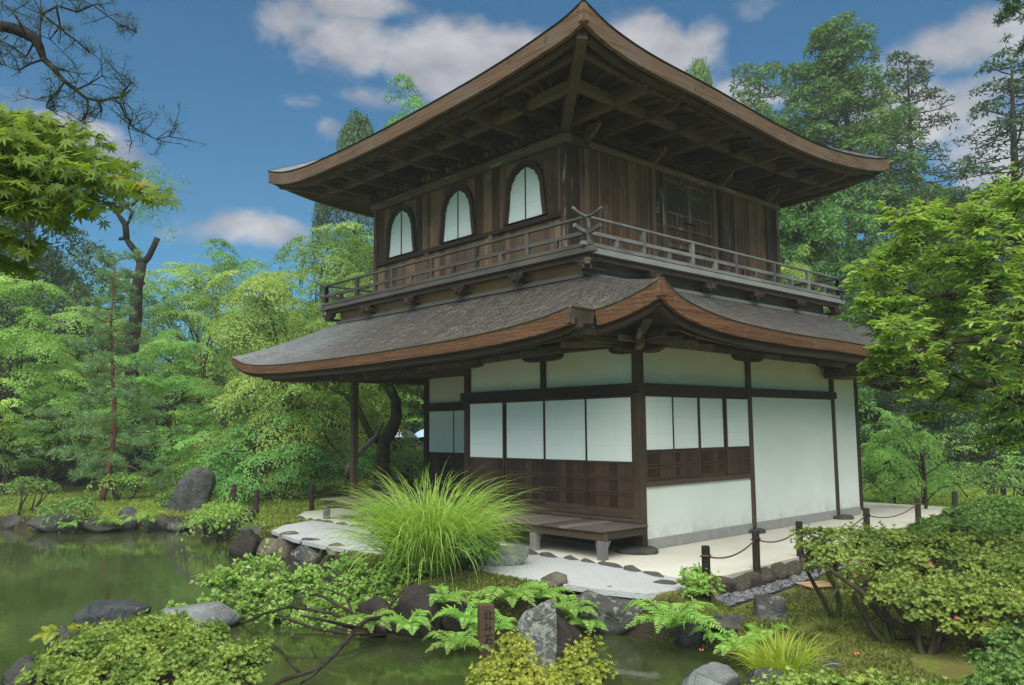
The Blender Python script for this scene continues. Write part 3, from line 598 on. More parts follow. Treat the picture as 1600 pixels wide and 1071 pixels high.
def bracket(x, y, ax, corner=False):
    m = MB(); A = (1, 0, 0) if ax == 'x' else (0, 1, 0); N = (0, -1, 0) if ax == 'x' else (1, 0, 0)
    arm = [(-.17, .09), (-.17, .05), (-.12, .005), (-.06, -.02), (.06, -.02), (.12, .005), (.17, .05), (.17, .09)]
    fr = ((x, y, 4.165), A, (0, 0, 1), N); m.prism(arm, fr, -.06, .06)
    rect = lambda a, b, c, d: [(a, c), (b, c), (b, d), (a, d)]
    for a in (-.13, 0, .13): m.prism(rect(a-.04, a+.04, .055, .088), fr, -.075, .075)
    m.prism(rect(-.055, .055, -.055, -.021), fr, -.07, .07); m.prism(rect(-.04, .04, -.02, .06), fr, .061, .11)
    m.prism(rect(-.04, .04, -.05, .0), fr, -.35, -.071)
    if corner:
        m.beam((x-.15, y+.15, 4.2), (x+.17, y-.17, 4.2), .09, .10); m.beam((x-.1, y+.1, 4.14), (x+.08, y-.08, 4.14), .14, .06)
    m.build('balcony_bracket', M['wood_dark'], BAL, bevel=.006)
for i in range(6): bracket(lerp(BX0+.12, BX1-.12, i/5.), BY0+.11, 'x', i == 5)
for i in range(1, 6): bracket(BX1-.11, lerp(BY0+.12, BY1-.12, i/5.), 'y')
def rail_set(p0, p1, mt, ends):
    p0 = Vector(p0); p1 = Vector(p1); d = (p1-p0).normalized(); L = (p1-p0).length
    def curl(z, ext, r0, rise):
        pts = []
        if ends[0]: pts += [p0-d*(ext*(1-k/4))+Vector((0, 0, z+rise*(1-k/4)**2)) for k in range(4)]
        pts += [p0+d*(L*k/6)+Vector((0, 0, z)) for k in range(7)]
        if ends[1]: pts += [p1+d*(ext*(k+1)/4)+Vector((0, 0, z+rise*((k+1)/4)**2)) for k in range(4)]
        return pts, r0
    pts, r0 = curl(.455, .30, .026, .085); m = MB(); m.tube(pts, r0, 10, .6); m.build('top_rail', M[mt], RAIL, smooth=True)
    pts, r0 = curl(.225, .27, .0, .06); m = MB()
    for a, b in zip(pts[:-1], pts[1:]): m.beam(a, b, .05, .058, .6)
    m.build('mid_rail', M[mt], RAIL)
    m = MB(); m.beam(p0-d*.12+Vector((0, 0, .045)), p1+d*.12+Vector((0, 0, .045)), .075, .06, .6); m.build('base_rail', M[mt], RAIL, bevel=.004)
    n = int(round(L/.66))
    for k in range(n+1):
        q = p0+d*(L*k/n); h = .43 if k % 2 == 0 else .20; wd = .034 if 0 < k < n else .042
        m = MB(); m.box(q.x-wd, q.x+wd, q.y-wd, q.y+wd, q.z+.076, q.z+h); m.build('rail_post', M['wood_rail_y' if mt == 'wood_rail_y' else 'wood_rail'], RAIL, bevel=.004)
RAIL = MB().box(BX1-.11, BX1-.01, BY0+.01, BY0+.11, 4.433, 4.50).build('balustrade', M['wood_rail'], PAV, bevel=.01)
zr = 4.43; i_ = .055
rail_set((BX0+i_, BY0+i_, zr), (BX1-i_, BY0+i_, zr), 'wood_rail', (1, 1)); rail_set((BX1-i_, BY0+i_+.001, zr+.003), (BX1-i_, BY1-i_, zr+.003), 'wood_rail_y', (1, 1))
rail_set((BX0+i_, BY0+i_+.001, zr+.003), (BX0+i_, BY1-i_, zr+.003), 'wood_rail_y', (1, 1)); rail_set((BX0+i_, BY1-i_, zr), (BX1-i_, BY1-i_, zr), 'wood_rail', (1, 1))
# a bent iron hook left on the balcony
m = MB(); hx = BX1-.14; m.tube([(hx, 3.55+.09*math.cos(t), 4.62+.12*math.sin(t)) for t in np.linspace(math.pi, -.2, 9)]+[(hx, 3.66, 4.42)], .012, 6); m.build('bent_hook', M['bark_black'], BAL, smooth=True)

# --- upper storey
UX0, UX1, UY0, UY1 = -7.04, -1.40, 0.0, 6.62
part('upper_light_block', M['wood_panel'], bevel=0, b=(UX0+.05, UX1-.05, UY0+.05, UY1-.05, 4.3, 7.2))  # unseen dark box added inside the walls to stop light leaks
def boards(name, p0, A, N, L, z0, z1, mat, wmin=.17, wmax=.24, batt=False):
    m = MB(); a = 0; p0 = Vector((*p0, 0)); Nn = Vector(N)
    while a < L-.01:
        w = min(random.uniform(wmin, wmax), L-a); j = random.uniform(0, .006)
        m.prism([(a+.002, z0), (a+w-.002, z0), (a+w-.002, z1), (a+.002, z1)], (p0, A, (0, 0, 1), N), -.03, j)
        if batt and a > .02: m.prism([(a-.014, z0), (a+.014, z0), (a+.014, z1), (a-.014, z1)], (p0, A, (0, 0, 1), N), .007, .022, .95)
        a += w
    return m.build(name, mat, PAV)
XB = [UX0, -5.20, -3.27, UX1]
for i in range(3):
    boards('wall_boards', (XB[i]+.05, 0), (1, 0, 0), (0, -1, 0), XB[i+1]-XB[i]-.1, 5.32, 6.45, M['wood_board'])
    boards('wainscot_boards', (XB[i]+.05, 0), (1, 0, 0), (0, -1, 0), XB[i+1]-XB[i]-.1, 4.42, 5.235, M['wood_low'], .12, .2)
def upost(x, y, w=.12, z1=6.62, mt='wood_beam'):
    part('upper_post', M['post_up'], b=(x-w/2, x+w/2, y-w/2, y+w/2, 4.42, z1))
M['post_up'] = wood('weathered_upper_post', (.04, .022, .014), (.20, .12, .075), 'z', (.36, .33, .26), .56)
for x in XB: upost(x, 0, .14 if x == UX1 else .11)
part('wall_plate', M['wood_beam'], b=(UX0-.12, UX1+.10, -.10, .05, 6.455, 6.61)); part('sill_beam', M['wood_dark'], b=(UX0+.05, UX1-.07, -.062, .02, 5.237, 5.318))
part('floor_beam', M['wood_dark'], b=(UX0-.02, UX1+.02, -.075, .02, 4.412, 4.47))
for i in range(30):
    x = lerp(UX0, UX1-.05, i/29.); m = MB(); m.tube([(x, .05, 6.70), (x, -.20, 6.69)], .055, 8); m.build('rafter_nose', M['wood_soffit_y'], PAV, smooth=False)
part('upper_frieze', M['wood_soffit'], bevel=0, b=(UX0, UX1-.05, -.03, .04, 6.612, 7.15)); part('upper_frieze', M['wood_soffit_y'], bevel=0, b=(UX1-.04, UX1+.03, -.03, UY1, 6.70, 7.15))
# bell-shaped windows
def bell(hw, z0, zt, n=7):
    prof_ = [(1.0, 0), (.955, .14), (.90, .32), (.865, .50), (.845, .62), (.80, .655), (.775, .72), (.72, .775), (.645, .80), (.60, .855), (.50, .905), (.38, .92), (.28, .96), (.12, .985), (0, 1.0)]
    R_ = [(hw*a, lerp(z0, zt, b)) for a, b in prof_]; return [(-a, b) for a, b in R_][:-1]+[(a, b) for a, b in reversed(R_)]
for xc in (-2.345, -4.215, -6.09):
    fr = ((xc, -.012, 0), (1, 0, 0), (0, 0, 1), (0, -1, 0)); inn = bell(.455, 5.345, 6.285); out = [(a*1.19, 5.335+(b-5.335)*1.125) for a, b in inn]
    m = MB(); m.ring(out[::-1], inn[::-1], fr, 0, .055, .3); WN = m.build('bell_window', M['wood_dark'], PAV)
    m = MB(); m.ring([(a*1.02, b*1.0003) for a, b in out][::-1], [(a*.91, 5.345+(b-5.345)*.965) for a, b in out][::-1], fr, .055, .072, .8); m.build('window_moulding', M['wood_dark'], WN)
    V = [(xc+a*.999, -.022, b) for a, b in inn]; m = MB(); m.add(V+[(x, -.016, z) for x, y, z in V], [tuple(range(len(V)))[::-1], tuple(range(len(V), 2*len(V)))], .5)
    pp = m.build('paper', M['paper_up'] if 'paper_up' in M else M['plaster'], WN)
    me = pp.data; uvl = me.uv_layers.new(name='UVMap')
    for lp in me.loops: co = me.vertices[lp.vertex_index].co; uvl.data[lp.index].uv = (co.x, co.z)
    pp.data.materials[0] = M['paper_up']
    m = MB(); m.box(xc-.012, xc+.012, -.034, -.0235, 5.345, 6.27); m.build('meeting_stile', M['wood_dark'], WN)
# right-hand face
YB = [0.0, .47, 2.28, 4.44, 6.22, UY1]
for i in range(5):
    if i == 2: continue
    boards('wall_boards', (UX1, YB[i]+.055), (0, 1, 0), (1, 0, 0), YB[i+1]-YB[i]-.11, 4.47, 6.50, M['wood_board'], .24, .31, batt=(i in (1, 3)))
for y in YB[1:]: upost(UX1, y, .11, 6.72)
part('wall_plate', M['wood_beam_y'], b=(UX1-.05, UX1+.09, -.02, .52, 6.455, 6.60)); part('wall_plate', M['wood_beam_y'], b=(UX1-.04, UX1+.075, .53, UY1+.1, 6.50, 6.60)); part('tie_beam', M['wood_soffit_y'], b=(UX1+.03, UX1+.11, .5, UY1+.1, 6.76, 6.88))
part('floor_beam', M['wood_dark_y'], b=(UX1-.02, UX1+.07, .07, UY1, 4.412, 4.47))
# lattice door pair
DY0, DY1, DZ0, DZ1 = 2.62, 4.14, 4.50, 6.42
part('door_jamb', M['wood_beam_y'], b=(UX1-.02, UX1+.05, DY0-.26, DY0-.18, 4.47, 6.498)); part('door_jamb', M['post_up'], b=(UX1-.02, UX1+.06, DY0-.10, DY0-.01, 4.47, 6.498)); part('door_jamb', M['post_up'], b=(UX1-.02, UX1+.06, DY1+.01, DY1+.12, 4.47, 6.498))
part('door_head', M['post_up'], b=(UX1-.02, UX1+.055, DY0-.008, DY1+.008, 6.422, 6.498)); boards('wall_boards', (UX1-.004, 2.335), (0, 1, 0), (1, 0, 0), .28, 4.47, 6.49, M['wood_board']); boards('wall_boards', (UX1-.004, 4.26), (0, 1, 0), (1, 0, 0), .13, 4.47, 6.49, M['wood_board'])
for k in range(2):
    y0 = DY0+k*(DY1-DY0)/2+.004; w = (DY1-DY0)/2-.008; fr = ((UX1, y0, DZ0), (0, 1, 0), (0, 0, 1), (1, 0, 0)); H = DZ1-DZ0; m = MB()
    rect = lambda a, b, c, d: [(a, c), (b, c), (b, d), (a, d)]
    m.prism(rect(0, .055, 0, H), fr, -.01, .03, .8); m.prism(rect(w-.055, w, 0, H), fr, -.01, .03, .8)
    for c, d in ((0, .07), (.62, .69), (.98, 1.04), (1.24, 1.30), (H-.06, H)): m.prism(rect(.055, w-.055, c, d), fr, -.01, .028, .7)
    m.prism(rect(w/2-.02, w/2+.02, .07, 1.24), fr, -.01, .024, .7)
    D = m.build('door_leaf', M['post_up'], PAV, bevel=.003)
    m = MB(); m.prism(rect(.055, w-.055, .07, 1.24), fr, -.02, .0, .3); m.build('door_board', M['wood_board'], D)
    m = MB(); m.prism(rect(.055, w-.055, 1.30, H-.06), fr, -.02, -.012, .0); m.build('dark_backing', M['wood_panel'], D)
    m = MB(); lz0, lz1, ly0, ly1 = 1.30, H-.06, .055, w-.055
    for sgn in (1, -1):
        c = -1.2
        while c < 1.6:
            pts = []
            for yy in (ly0, ly1):
                zz = lz0+c+sgn*(yy-ly0)*1.0
                pts.append((yy, zz))
            (ya, za), (yb, zb) = pts
            # clip to window
            def cl(ya, za, yb, zb):
                t0, t1 = 0, 1
                dz = zb-za
                for lo, s in ((lz0, 1), (lz1, -1)):
                    pa, pd = (za-lo)*s, dz*s
                    if abs(pd) < 1e-9:
                        if pa < 0: return None
                    else:
                        t = -pa/pd
                        if pd > 0: t0 = max(t0, t)
                        else: t1 = min(t1, t)
                if t0 >= t1: return None
                return (lerp(ya, yb, t0), za+dz*t0, lerp(ya, yb, t1), za+dz*t1)
            q = cl(ya, za, yb, zb)
            if q and abs(q[0]-q[2]) > .02: m.beam((UX1+(.004 if sgn > 0 else .012), y0+q[0], DZ0+q[1]), (UX1+(.004 if sgn > 0 else .012), y0+q[2], DZ0+q[3]), .010, .007, .8, up=(1, 0, 0))
            c += .066
    m.build('lattice', M['wood_beam_y'], D)
m = MB(); m.tube([(UX1+.045, 3.18, 5.64), (UX1+.045, 3.58, 5.64)], .013, 6); m.build('door_bolt', M['bark_black'], PAV, smooth=True)

# --- upper roof
uF = hermite([-8.57, -7.9, -6.96, -6.0, -4.97, -3.94, -2.89, -2.06, -1.35, -.71, -.06, .37, .7], [7.37, 7.185, 7.065, 7.035, 7.02, 7.03, 7.065, 7.10, 7.14, 7.195, 7.275, 7.345, 7.45])
uR = hermite([-1.8, -1.35, -.79, -.19, .51, 1.14, 2.1, 2.92, 3.99, 5.08, 6.07, 6.94, 7.62], [7.45, 7.285, 7.18, 7.125, 7.10, 7.075, 7.02, 6.975, 6.945, 6.98, 7.08, 7.215, 7.37])
uG = lambda a: 7.0+.38*abs(2*a-1)**4
PK = (-3.93, 2.9, 10.05)
uprof = lambda t: .42*t+.58*t*t
def uslope(edge):
    def fn(u, v):
        ex, ey, ez = edge(u); x = lerp(ex, PK[0], v); y = lerp(ey, PK[1], v); return (x, y, lerp(ez, PK[2], uprof(v)), (u-.5)*9.3*(1-v), v*5.2)
    return fn
fE = lambda u: (lerp(-8.57, .7, u), -1.8, uF(lerp(-8.57, .7, u))); rE = lambda u: (.7, lerp(-1.8, 7.62, u), uR(lerp(-1.8, 7.62, u)))
bE = lambda u: (lerp(.7, -8.57, u), 7.62, uG(u)); lE = lambda u: (-8.57, lerp(7.62, -1.8, u), uG(u))
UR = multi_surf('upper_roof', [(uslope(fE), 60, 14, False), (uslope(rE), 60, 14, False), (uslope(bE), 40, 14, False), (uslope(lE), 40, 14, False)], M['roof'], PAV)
m = MB(); m.box(PK[0]-.45, PK[0]+.45, PK[1]-.45, PK[1]+.45, 9.85, 10.14); m.box(PK[0]-.3, PK[0]+.3, PK[1]-.3, PK[1]+.3, 10.14, 10.25); m.build('roof_crown', M['wood_dark'], UR, bevel=.03)
FE = edge_path(fE, 60); RE_ = edge_path(rE, 60); BE = edge_path(bE, 40); LE = edge_path(lE, 40)
hcor = lambda t: .205+.035*(2*t-1)**4
for E, inw in ((FE, (0, 1, 0)), (RE_, (-1, 0, 0)), (BE, (0, -1, 0)), (LE, (1, 0, 0))):
    strip('fascia', E, inw, hcor, 0, M['fascia_up'], UR, z0=-.03, th=.07)
    strip('shingle_edge', E, inw, .026, .026, lip, UR, z0=0.002, th=.05, push=.014)
UZ = 7.02
def usoff(E, n, wallp): return soffit(lambda u: E[int(round(u*n))], wallp, .22, .07)
multi_surf('soffit', [(usoff(FE, 60, lambda u: (lerp(UX0, UX1, u), 0, UZ)), 60, 6, False), (usoff(RE_, 60, lambda u: (UX1, lerp(0, UY1, u), UZ)), 60, 6, False),
    (usoff(BE, 40, lambda u: (lerp(UX1, UX0, u), UY1, UZ)), 40, 4, False), (usoff(LE, 40, lambda u: (UX0, lerp(UY1, 0, u), UZ)), 40, 4, False)], M['wood_soffit'], UR)
sweep('eave_board', FE[2:-2], .10, .07, M['wood_soffit'], UR, (0, .22, -.245)); sweep('eave_board', RE_[2:-2], .10, .07, M['wood_soffit_y'], UR, (-.22, 0, -.245))
# outriggers and purlins below the eaves
def outrig(p, q):
    p = Vector(p); q = Vector(q); m = MB(); d = (q-p); L = d.length; d.normalize(); r = d.cross(Vector((0, 0, 1))).normalized(); u = r.cross(d)
    m.prism([(0, -.15), (L*.52, -.145), (L*.64, -.12), (L*.66, -.14), (L*.92, -.10), (L*.97, .03), (L, .08), (L, .10), (0, .10)], (p, d, u, r), -.05, .05)
    m.build('outrigger', M['wood_soffit'], UR, bevel=.006)
for i in range(8):
    x = lerp(UX0+.0, UX1-.05, i/7.); outrig((x, .05, 6.90), (x, -1.45, 6.87+(uF(x)-7.02)*.5))
for i in range(9):
    y = lerp(.05, UY1-.05, i/8.); outrig((UX1-.05, y, 6.90), (UX1+1.75, y, 6.87+(uR(y)-7.0)*.5))
def purlin(pts, w, h, mt, name='eave_purlin'):
    m = MB()
    for a, b in zip(pts[:-1], pts[1:]): m.beam(a, b, w, h, .85)
    m.build(name, M[mt], UR, bevel=.006)
purlin([(x, -.82, 6.86+(uF(x)-7.02)*.32) for x in np.linspace(UX0-.9, UX1+1.0, 9)], .13, .15, 'wood_purlin'); purlin([(x, -1.32, 6.885+(uF(x)-7.02)*.6) for x in np.linspace(UX0-1.3, UX1+1.5, 9)], .10, .09, 'wood_soffit')
purlin([(UX1+1.0, y, 6.86+(uR(y)-7.0)*.32) for y in np.linspace(-.8, UY1+.75, 9)], .13, .15, 'wood_purlin_y'); purlin([(UX1+1.6, y, 6.885+(uR(y)-7.0)*.6) for y in np.linspace(-1.3, UY1+.9, 9)], .10, .09, 'wood_soffit_y')
m = MB(); m.beam((UX1-.05, .05, 6.74), (.50, -1.62, 7.13), .15, .20, .9); m.build('hip_rafter', M['wood_soffit'], UR, bevel=.01)
m = MB(); m.beam((UX1-.05, UY1-.05, 6.74), (.45, 7.45, 7.05), .14, .18, .5); m.build('hip_rafter', M['wood_soffit'], UR, bevel=.01)
m = MB(); m.beam((UX0+.05, .05, 6.74), (-8.38, -1.62, 7.06), .14, .18, .5); m.build('hip_rafter', M['wood_soffit'], UR, bevel=.01)
for i in range(22):
    x = lerp(UX0-.9, UX1+1.2, i/21.); m = MB(); m.beam((min(max(x, UX0), UX1), -.25, 6.985), (x, -1.62, uF(x)-.205), .05, .05); m.build('eave_batten', M['wood_soffit_y'], UR)
    y = lerp(-.95, UY1+.6, i/21.); m = MB(); m.beam((UX1+.25, min(max(y, 0), UY1), 6.985), (.50, y, uR(y)-.205), .05, .05); m.build('eave_batten', M['wood_soffit'], UR)
for y in (.47, 2.28, 4.44, 6.22):
    m = MB(); x = UX1; m.prism([(.05, 0), (.13, .03), (.20, .10), (.27, .13), (.36, .24), (.36, .27), (.05, .27)], ((x, y, 6.58), (1, 0, 0), (0, 0, 1), (0, -1, 0)), -.035, .035, .9); m.build('carved_bracket', M['post_up'], PAV)
# ------------------------------------------------------------------ foliage helpers
def nrm(a): return a/np.maximum(np.linalg.norm(a, axis=-1, keepdims=True), 1e-9)
def mesh_np(name, V, F, var, mat):
    V = np.ascontiguousarray(V, np.float32).reshape(-1, 3); F = np.ascontiguousarray(F, np.int32); k = F.shape[1]
    me = bpy.data.meshes.new(name); me.vertices.add(len(V)); me.vertices.foreach_set('co', V.ravel())
    me.loops.add(F.size); me.loops.foreach_set('vertex_index', F.ravel()); me.polygons.add(len(F))
    me.polygons.foreach_set('loop_start', np.arange(0, F.size, k, dtype=np.int32))
    try: me.polygons.foreach_set('loop_total', np.full(len(F), k, np.int32))
    except Exception: pass
    me.update(calc_edges=True); a = me.attributes.new('var', 'FLOAT', 'POINT'); a.data.foreach_set('value', np.ascontiguousarray(var, np.float32))
    me.materials.append(mat); return me
def leaf_geo(C, N, D, L, Wd, kind='kite', var=None):
    n = len(C); N = nrm(N); D = nrm(D-N*(D*N).sum(1, keepdims=True)); S = np.cross(N, D); L = np.broadcast_to(np.asarray(L, float), (n,))[:, None]; Wd = np.broadcast_to(np.asarray(Wd, float), (n,))[:, None]
    if var is None: var = rng.random(n)
    if kind == 'kite':
        V = np.stack([C, C+D*L*.45+S*Wd*.5+N*L*.06, C+D*L-N*L*.10, C+D*L*.45-S*Wd*.5+N*L*.06], 1); f = np.array([[0, 1, 2, 3]])
    elif kind == 'oval':
        V = np.stack([C, C+D*L*.30+S*Wd*.45+N*L*.05, C+D*L*.66+S*Wd*.42+N*L*.03, C+D*L-N*L*.12, C+D*L*.66-S*Wd*.42+N*L*.03, C+D*L*.30-S*Wd*.45+N*L*.05], 1); f = np.array([[0, 1, 2, 3], [0, 3, 4, 5]])
    elif kind == 'palm':   # seven pointed lobes
        vs = []; f = []; k = 0
        for a, l in ((-2.25, .42), (-1.45, .72), (-.72, .95), (0, 1.0), (.72, .95), (1.45, .72), (2.25, .42)):
            ax = D*math.cos(a)+S*math.sin(a); sx = -D*math.sin(a)+S*math.cos(a)
            vs += [C, C+ax*L*l*.42+sx*Wd*.12+N*L*.02, C+ax*L*l-N*L*.10*l, C+ax*L*l*.42-sx*Wd*.12+N*L*.02]; f.append([k, k+1, k+2, k+3]); k += 4
        V = np.stack(vs, 1); f = np.array(f)
    m = V.shape[1]; F = (np.arange(n)[:, None, None]*m+f[None]).reshape(-1, 4)
    return V.reshape(-1, 3), F, np.repeat(var, m)
def join_geo(gs):
    V = []; F = []; A = []; o = 0
    for v, f, a in gs: V.append(v); F.append(f+o); A.append(a); o += len(v)
    return np.concatenate(V), np.concatenate(F), np.concatenate(A)
def pads_geo(pads, dens, L, Wd, kind='kite', nup=.8, rnd=.55, droop=.3, vpad=.45, dmul=1.0, ragg=1.0):
    C = []; N = []; D = []; A = []
    for (c, r, pn) in pads:
        c = np.array(c, float); rx, ry, rz = r; n = max(6, int(dens*math.pi*rx*ry)); pn = np.array(pn, float); pn /= np.linalg.norm(pn)
        a = np.cross(pn, [0.3, .9, .2]); a /= np.linalg.norm(a); b = np.cross(pn, a)
        t = rng.random(n)*2*np.pi; q = np.sqrt(rng.random(n)); q *= 1+ragg*(.24*np.sin(3*t+rng.random()*6)+.18*np.sin(5*t+rng.random()*6)+.12*np.sin(9*t+rng.random()*6))+rng.normal(0, .10, n)*ragg
        hgt = rz*(1-np.clip(q, 0, 1.2)**2)*(1-np.abs(rng.normal(0, .22, n)))+rng.normal(0, rz*.12, n)-droop*rx*q**2.2
        out = a[None]*np.cos(t)[:, None]+b[None]*np.sin(t)[:, None]
        C.append(c+a[None]*(rx*q*np.cos(t))[:, None]+b[None]*(ry*q*np.sin(t))[:, None]+pn[None]*hgt[:, None])
        N.append(pn[None]*nup+out*q[:, None]*1.0+rng.normal(0, rnd, (n, 3))); D.append(out*.8*dmul+rng.normal(0, .6, (n, 3))+np.array([0, 0, -.35*droop-.1]))
        A.append(np.clip(vpad*rng.random()+(1-vpad)*rng.random(n)*1.1, 0, 1))
    C = np.concatenate(C); n = len(C); s = rng.uniform(.7, 1.25, n)
    return leaf_geo(C, np.concatenate(N), np.concatenate(D), L*s, Wd*s, kind, np.concatenate(A))
def whorls(P, N, L, Wd, k=7, lift=.5, kind='oval', vbase=None):
    n = len(P); P = np.repeat(P, k, 0); Nn = nrm(np.repeat(N, k, 0)); t = np.tile(np.arange(k)/k*2*np.pi, n)+np.repeat(rng.random(n)*6, k)
    a = nrm(np.cross(Nn, np.array([.31, .2, .93])+rng.normal(0, .01, (len(Nn), 3)))); b = np.cross(Nn, a)
    out = a*np.cos(t)[:, None]+b*np.sin(t)[:, None]; D = out+Nn*(lift+rng.normal(0, .25, len(P)))[:, None]; LN = Nn-out*lift*.8
    s = rng.uniform(.65, 1.15, len(P)); v = np.repeat(rng.random(n), k)*.6+rng.random(len(P))*.4 if vbase is None else np.repeat(vbase, k)*.6+rng.random(len(P))*.4
    return leaf_geo(P, LN, D, L*s, Wd*s, kind, v)
def put(name, me, parent, mat=None):
    o = bpy.data.objects.new(name, me); finish(o, parent)
    if mat is not None: o.material_slots[0].link = 'OBJECT'; o.material_slots[0].material = mat
    return o
def mb_mesh(m, name, mat, smooth=True):
    me = bpy.data.meshes.new(name); me.from_pydata(m.v, [], m.f); me.update(); a = me.attributes.new('var', 'FLOAT', 'POINT'); a.data.foreach_set('value', m.var)
    me.materials.append(mat)
    if smooth: me.polygons.foreach_set('use_smooth', [True]*len(me.polygons))
    return me
def wobble(p, q, n, amp, sag=0):
    p = np.array(p, float); q = np.array(q, float); L = np.linalg.norm(q-p); out = []
    off = rng.normal(0, amp*L, 3)*np.array([1, 1, .5]); off2 = rng.normal(0, amp*L*.6, 3)
    for i in range(n+1):
        t = i/n; out.append(p+(q-p)*t+off*math.sin(math.pi*t)+off2*math.sin(2*math.pi*t)+np.array([0, 0, sag*L*math.sin(math.pi*t)]))
    return out
def lin(a, b, n): return [a+(b-a)*i/(n-1) for i in range(n)]

# ------------------------------------------------------------------ ground, pond
ZW = -.45
def pxpoly(pts, z=ZW): return np.array([G(a, b, z)[:2] for a, b in pts])
POND = pxpoly([(-700, 880), (-250, 842), (0, 826), (70, 832), (140, 832), (200, 828), (280, 826), (330, 828), (352, 843), (375, 862), (415, 872), (455, 882), (500, 900), (540, 935), (590, 965), (640, 985), (720, 988), (800, 992), (900, 978), (960, 990), (1010, 1002), (1060, 1008), (1120, 1020), (1160, 1045), (1180, 1090), (1150, 1300), (900, 1600), (500, 1700), (-300, 1500), (-1200, 1150)])
ISLE = pxpoly([(440, 1120), (405, 1040), (330, 1002), (200, 996), (110, 1010), (50, 1050), (-30, 1100), (-160, 1300), (100, 1800), (420, 1500)])
ISLET = pxpoly([(738, 1062), (762, 1026), (815, 1012), (900, 1015), (942, 1045), (958, 1100), (900, 1200), (770, 1180)])
SPIT = pxpoly([(-130, 1750), (-170, 1260), (-300, 1025), (-700, 1005), (-1300, 1150), (-1500, 1750)])
SAND = np.array([(-8.1, -1.22), (.4, -1.2), (1.7, -1.38), (1.95, -.8), (1.86, 1), (1.62, 4), (1.32, 7), (1.0, 9.6), (-9.3, 9.6), (-9.3, 2.5), (-8.9, -.6)])
GRAV = np.array([(-7.3, -1.22), (-6.9, -2.1), (-6.3, -2.65), (-5, -2.9), (-4, -2.95), (-2, -2.8), (.5, -2.62), (1.4, -2.52), (1.95, -2.35), (2.05, -1.8), (1.72, -1.38), (.4, -1.2)])
DITCH = np.array([(2.02, -1.7), (1.98, -.8), (1.9, 1.0), (1.66, 4), (1.95, 4.05), (2.22, 1.1), (2.36, -.6), (2.42, -1.5)])
def sdf(poly, X, Y):
    # signed distance, negative inside
    d = np.full(X.shape, 1e9); ins = np.zeros(X.shape, bool); n = len(poly)
    for i in range(n):
        ax, ay = poly[i]; bx, by = poly[(i+1) % n]; ex, ey = bx-ax, by-ay; wx, wy = X-ax, Y-ay
        t = np.clip((wx*ex+wy*ey)/(ex*ex+ey*ey+1e-12), 0, 1); d = np.minimum(d, np.hypot(wx-ex*t, wy-ey*t))
        c = (ay > Y) != (by > Y); xi = ax+(Y-ay)/(by-ay+1e-12)*ex; ins ^= c & (X < xi)
    return np.where(ins, -d, d)
def vnoise(X, Y, s, seed=0):
    r = np.random.default_rng(seed); out = np.zeros_like(X)
    for k in range(6):
        a, b, p = r.normal(0, 1, 3); out += np.sin((X*a+Y*b)*s*(1+.35*k)+p*6)/(1+.5*k)
    return out/3
def terrain_h(X, Y):
    pond = np.maximum(sdf(POND, X, Y), -np.minimum(np.minimum(sdf(ISLE, X, Y), sdf(ISLET, X, Y)), sdf(SPIT, X, Y)))
    flat = np.minimum(sdf(SAND, X, Y), sdf(GRAV, X, Y))
    right = 1/(1+np.exp(-(X-2.0+.25*np.clip(Y, -3, 3)*0)*6)); near = 1/(1+np.exp(-(X*.66-Y*.75-6.5)*2))
    dt = sdf(DITCH, X, Y); isl = np.minimum(sdf(ISLE, X, Y), sdf(ISLET, X, Y)); land = -.12-.10*right*(1-near*.2)+.035*vnoise(X, Y, 1.6, 3)+.02*vnoise(X, Y, 4.5, 5)
    dist = np.hypot(X+4, Y-3); land += .035*np.clip(dist-22, 0, 200)**.9*.6
    t = np.clip(flat/.25, 0, 1); gf = sdf(GRAV, X, Y); tg = np.clip(gf/.55, 0, 1); lip = .012*vnoise(X, Y, 6, 8)+.01; land = np.where(flat < 0, -.035, -.035*(1-t)+land*t); land = np.where((gf > 0.02) & (gf < .55) & (flat > 0.02), lip*(1-tg)+land*tg, land)
    land = np.where((dt < .06) & (flat > .0), np.minimum(land, -.215), land); land = np.where(isl < .3, np.minimum(land, -.37), land); s = np.clip((pond+.10)/.42, 0, 1); s = s*s*(3-2*s); deep = np.clip(-pond/1.2, 0, 1)
    return land*s+(1-s)*(-.62-.5*deep)
def axis_pts(lo, hi, f0, f1, step):
    core = np.arange(f0, f1, step); a = []; x = f0; st = step
    while x > lo: st *= 1.22; x -= st; a.append(x)
    b = []; x = core[-1]; st = step
    while x < hi: st *= 1.22; x += st; b.append(x)
    return np.concatenate([a[::-1], core, b])
gx = axis_pts(-400, 400, -19, 7.5, .13); gy = axis_pts(-400, 400, -9.5, 9, .13)
XX, YY = np.meshgrid(gx, gy); ZZ = terrain_h(XX, YY)
Vt = np.stack([XX, YY, ZZ], -1).reshape(-1, 3); nx_, ny_ = len(gx), len(gy); ii = (np.arange(ny_-1)[:, None]*nx_+np.arange(nx_-1)[None]).ravel()
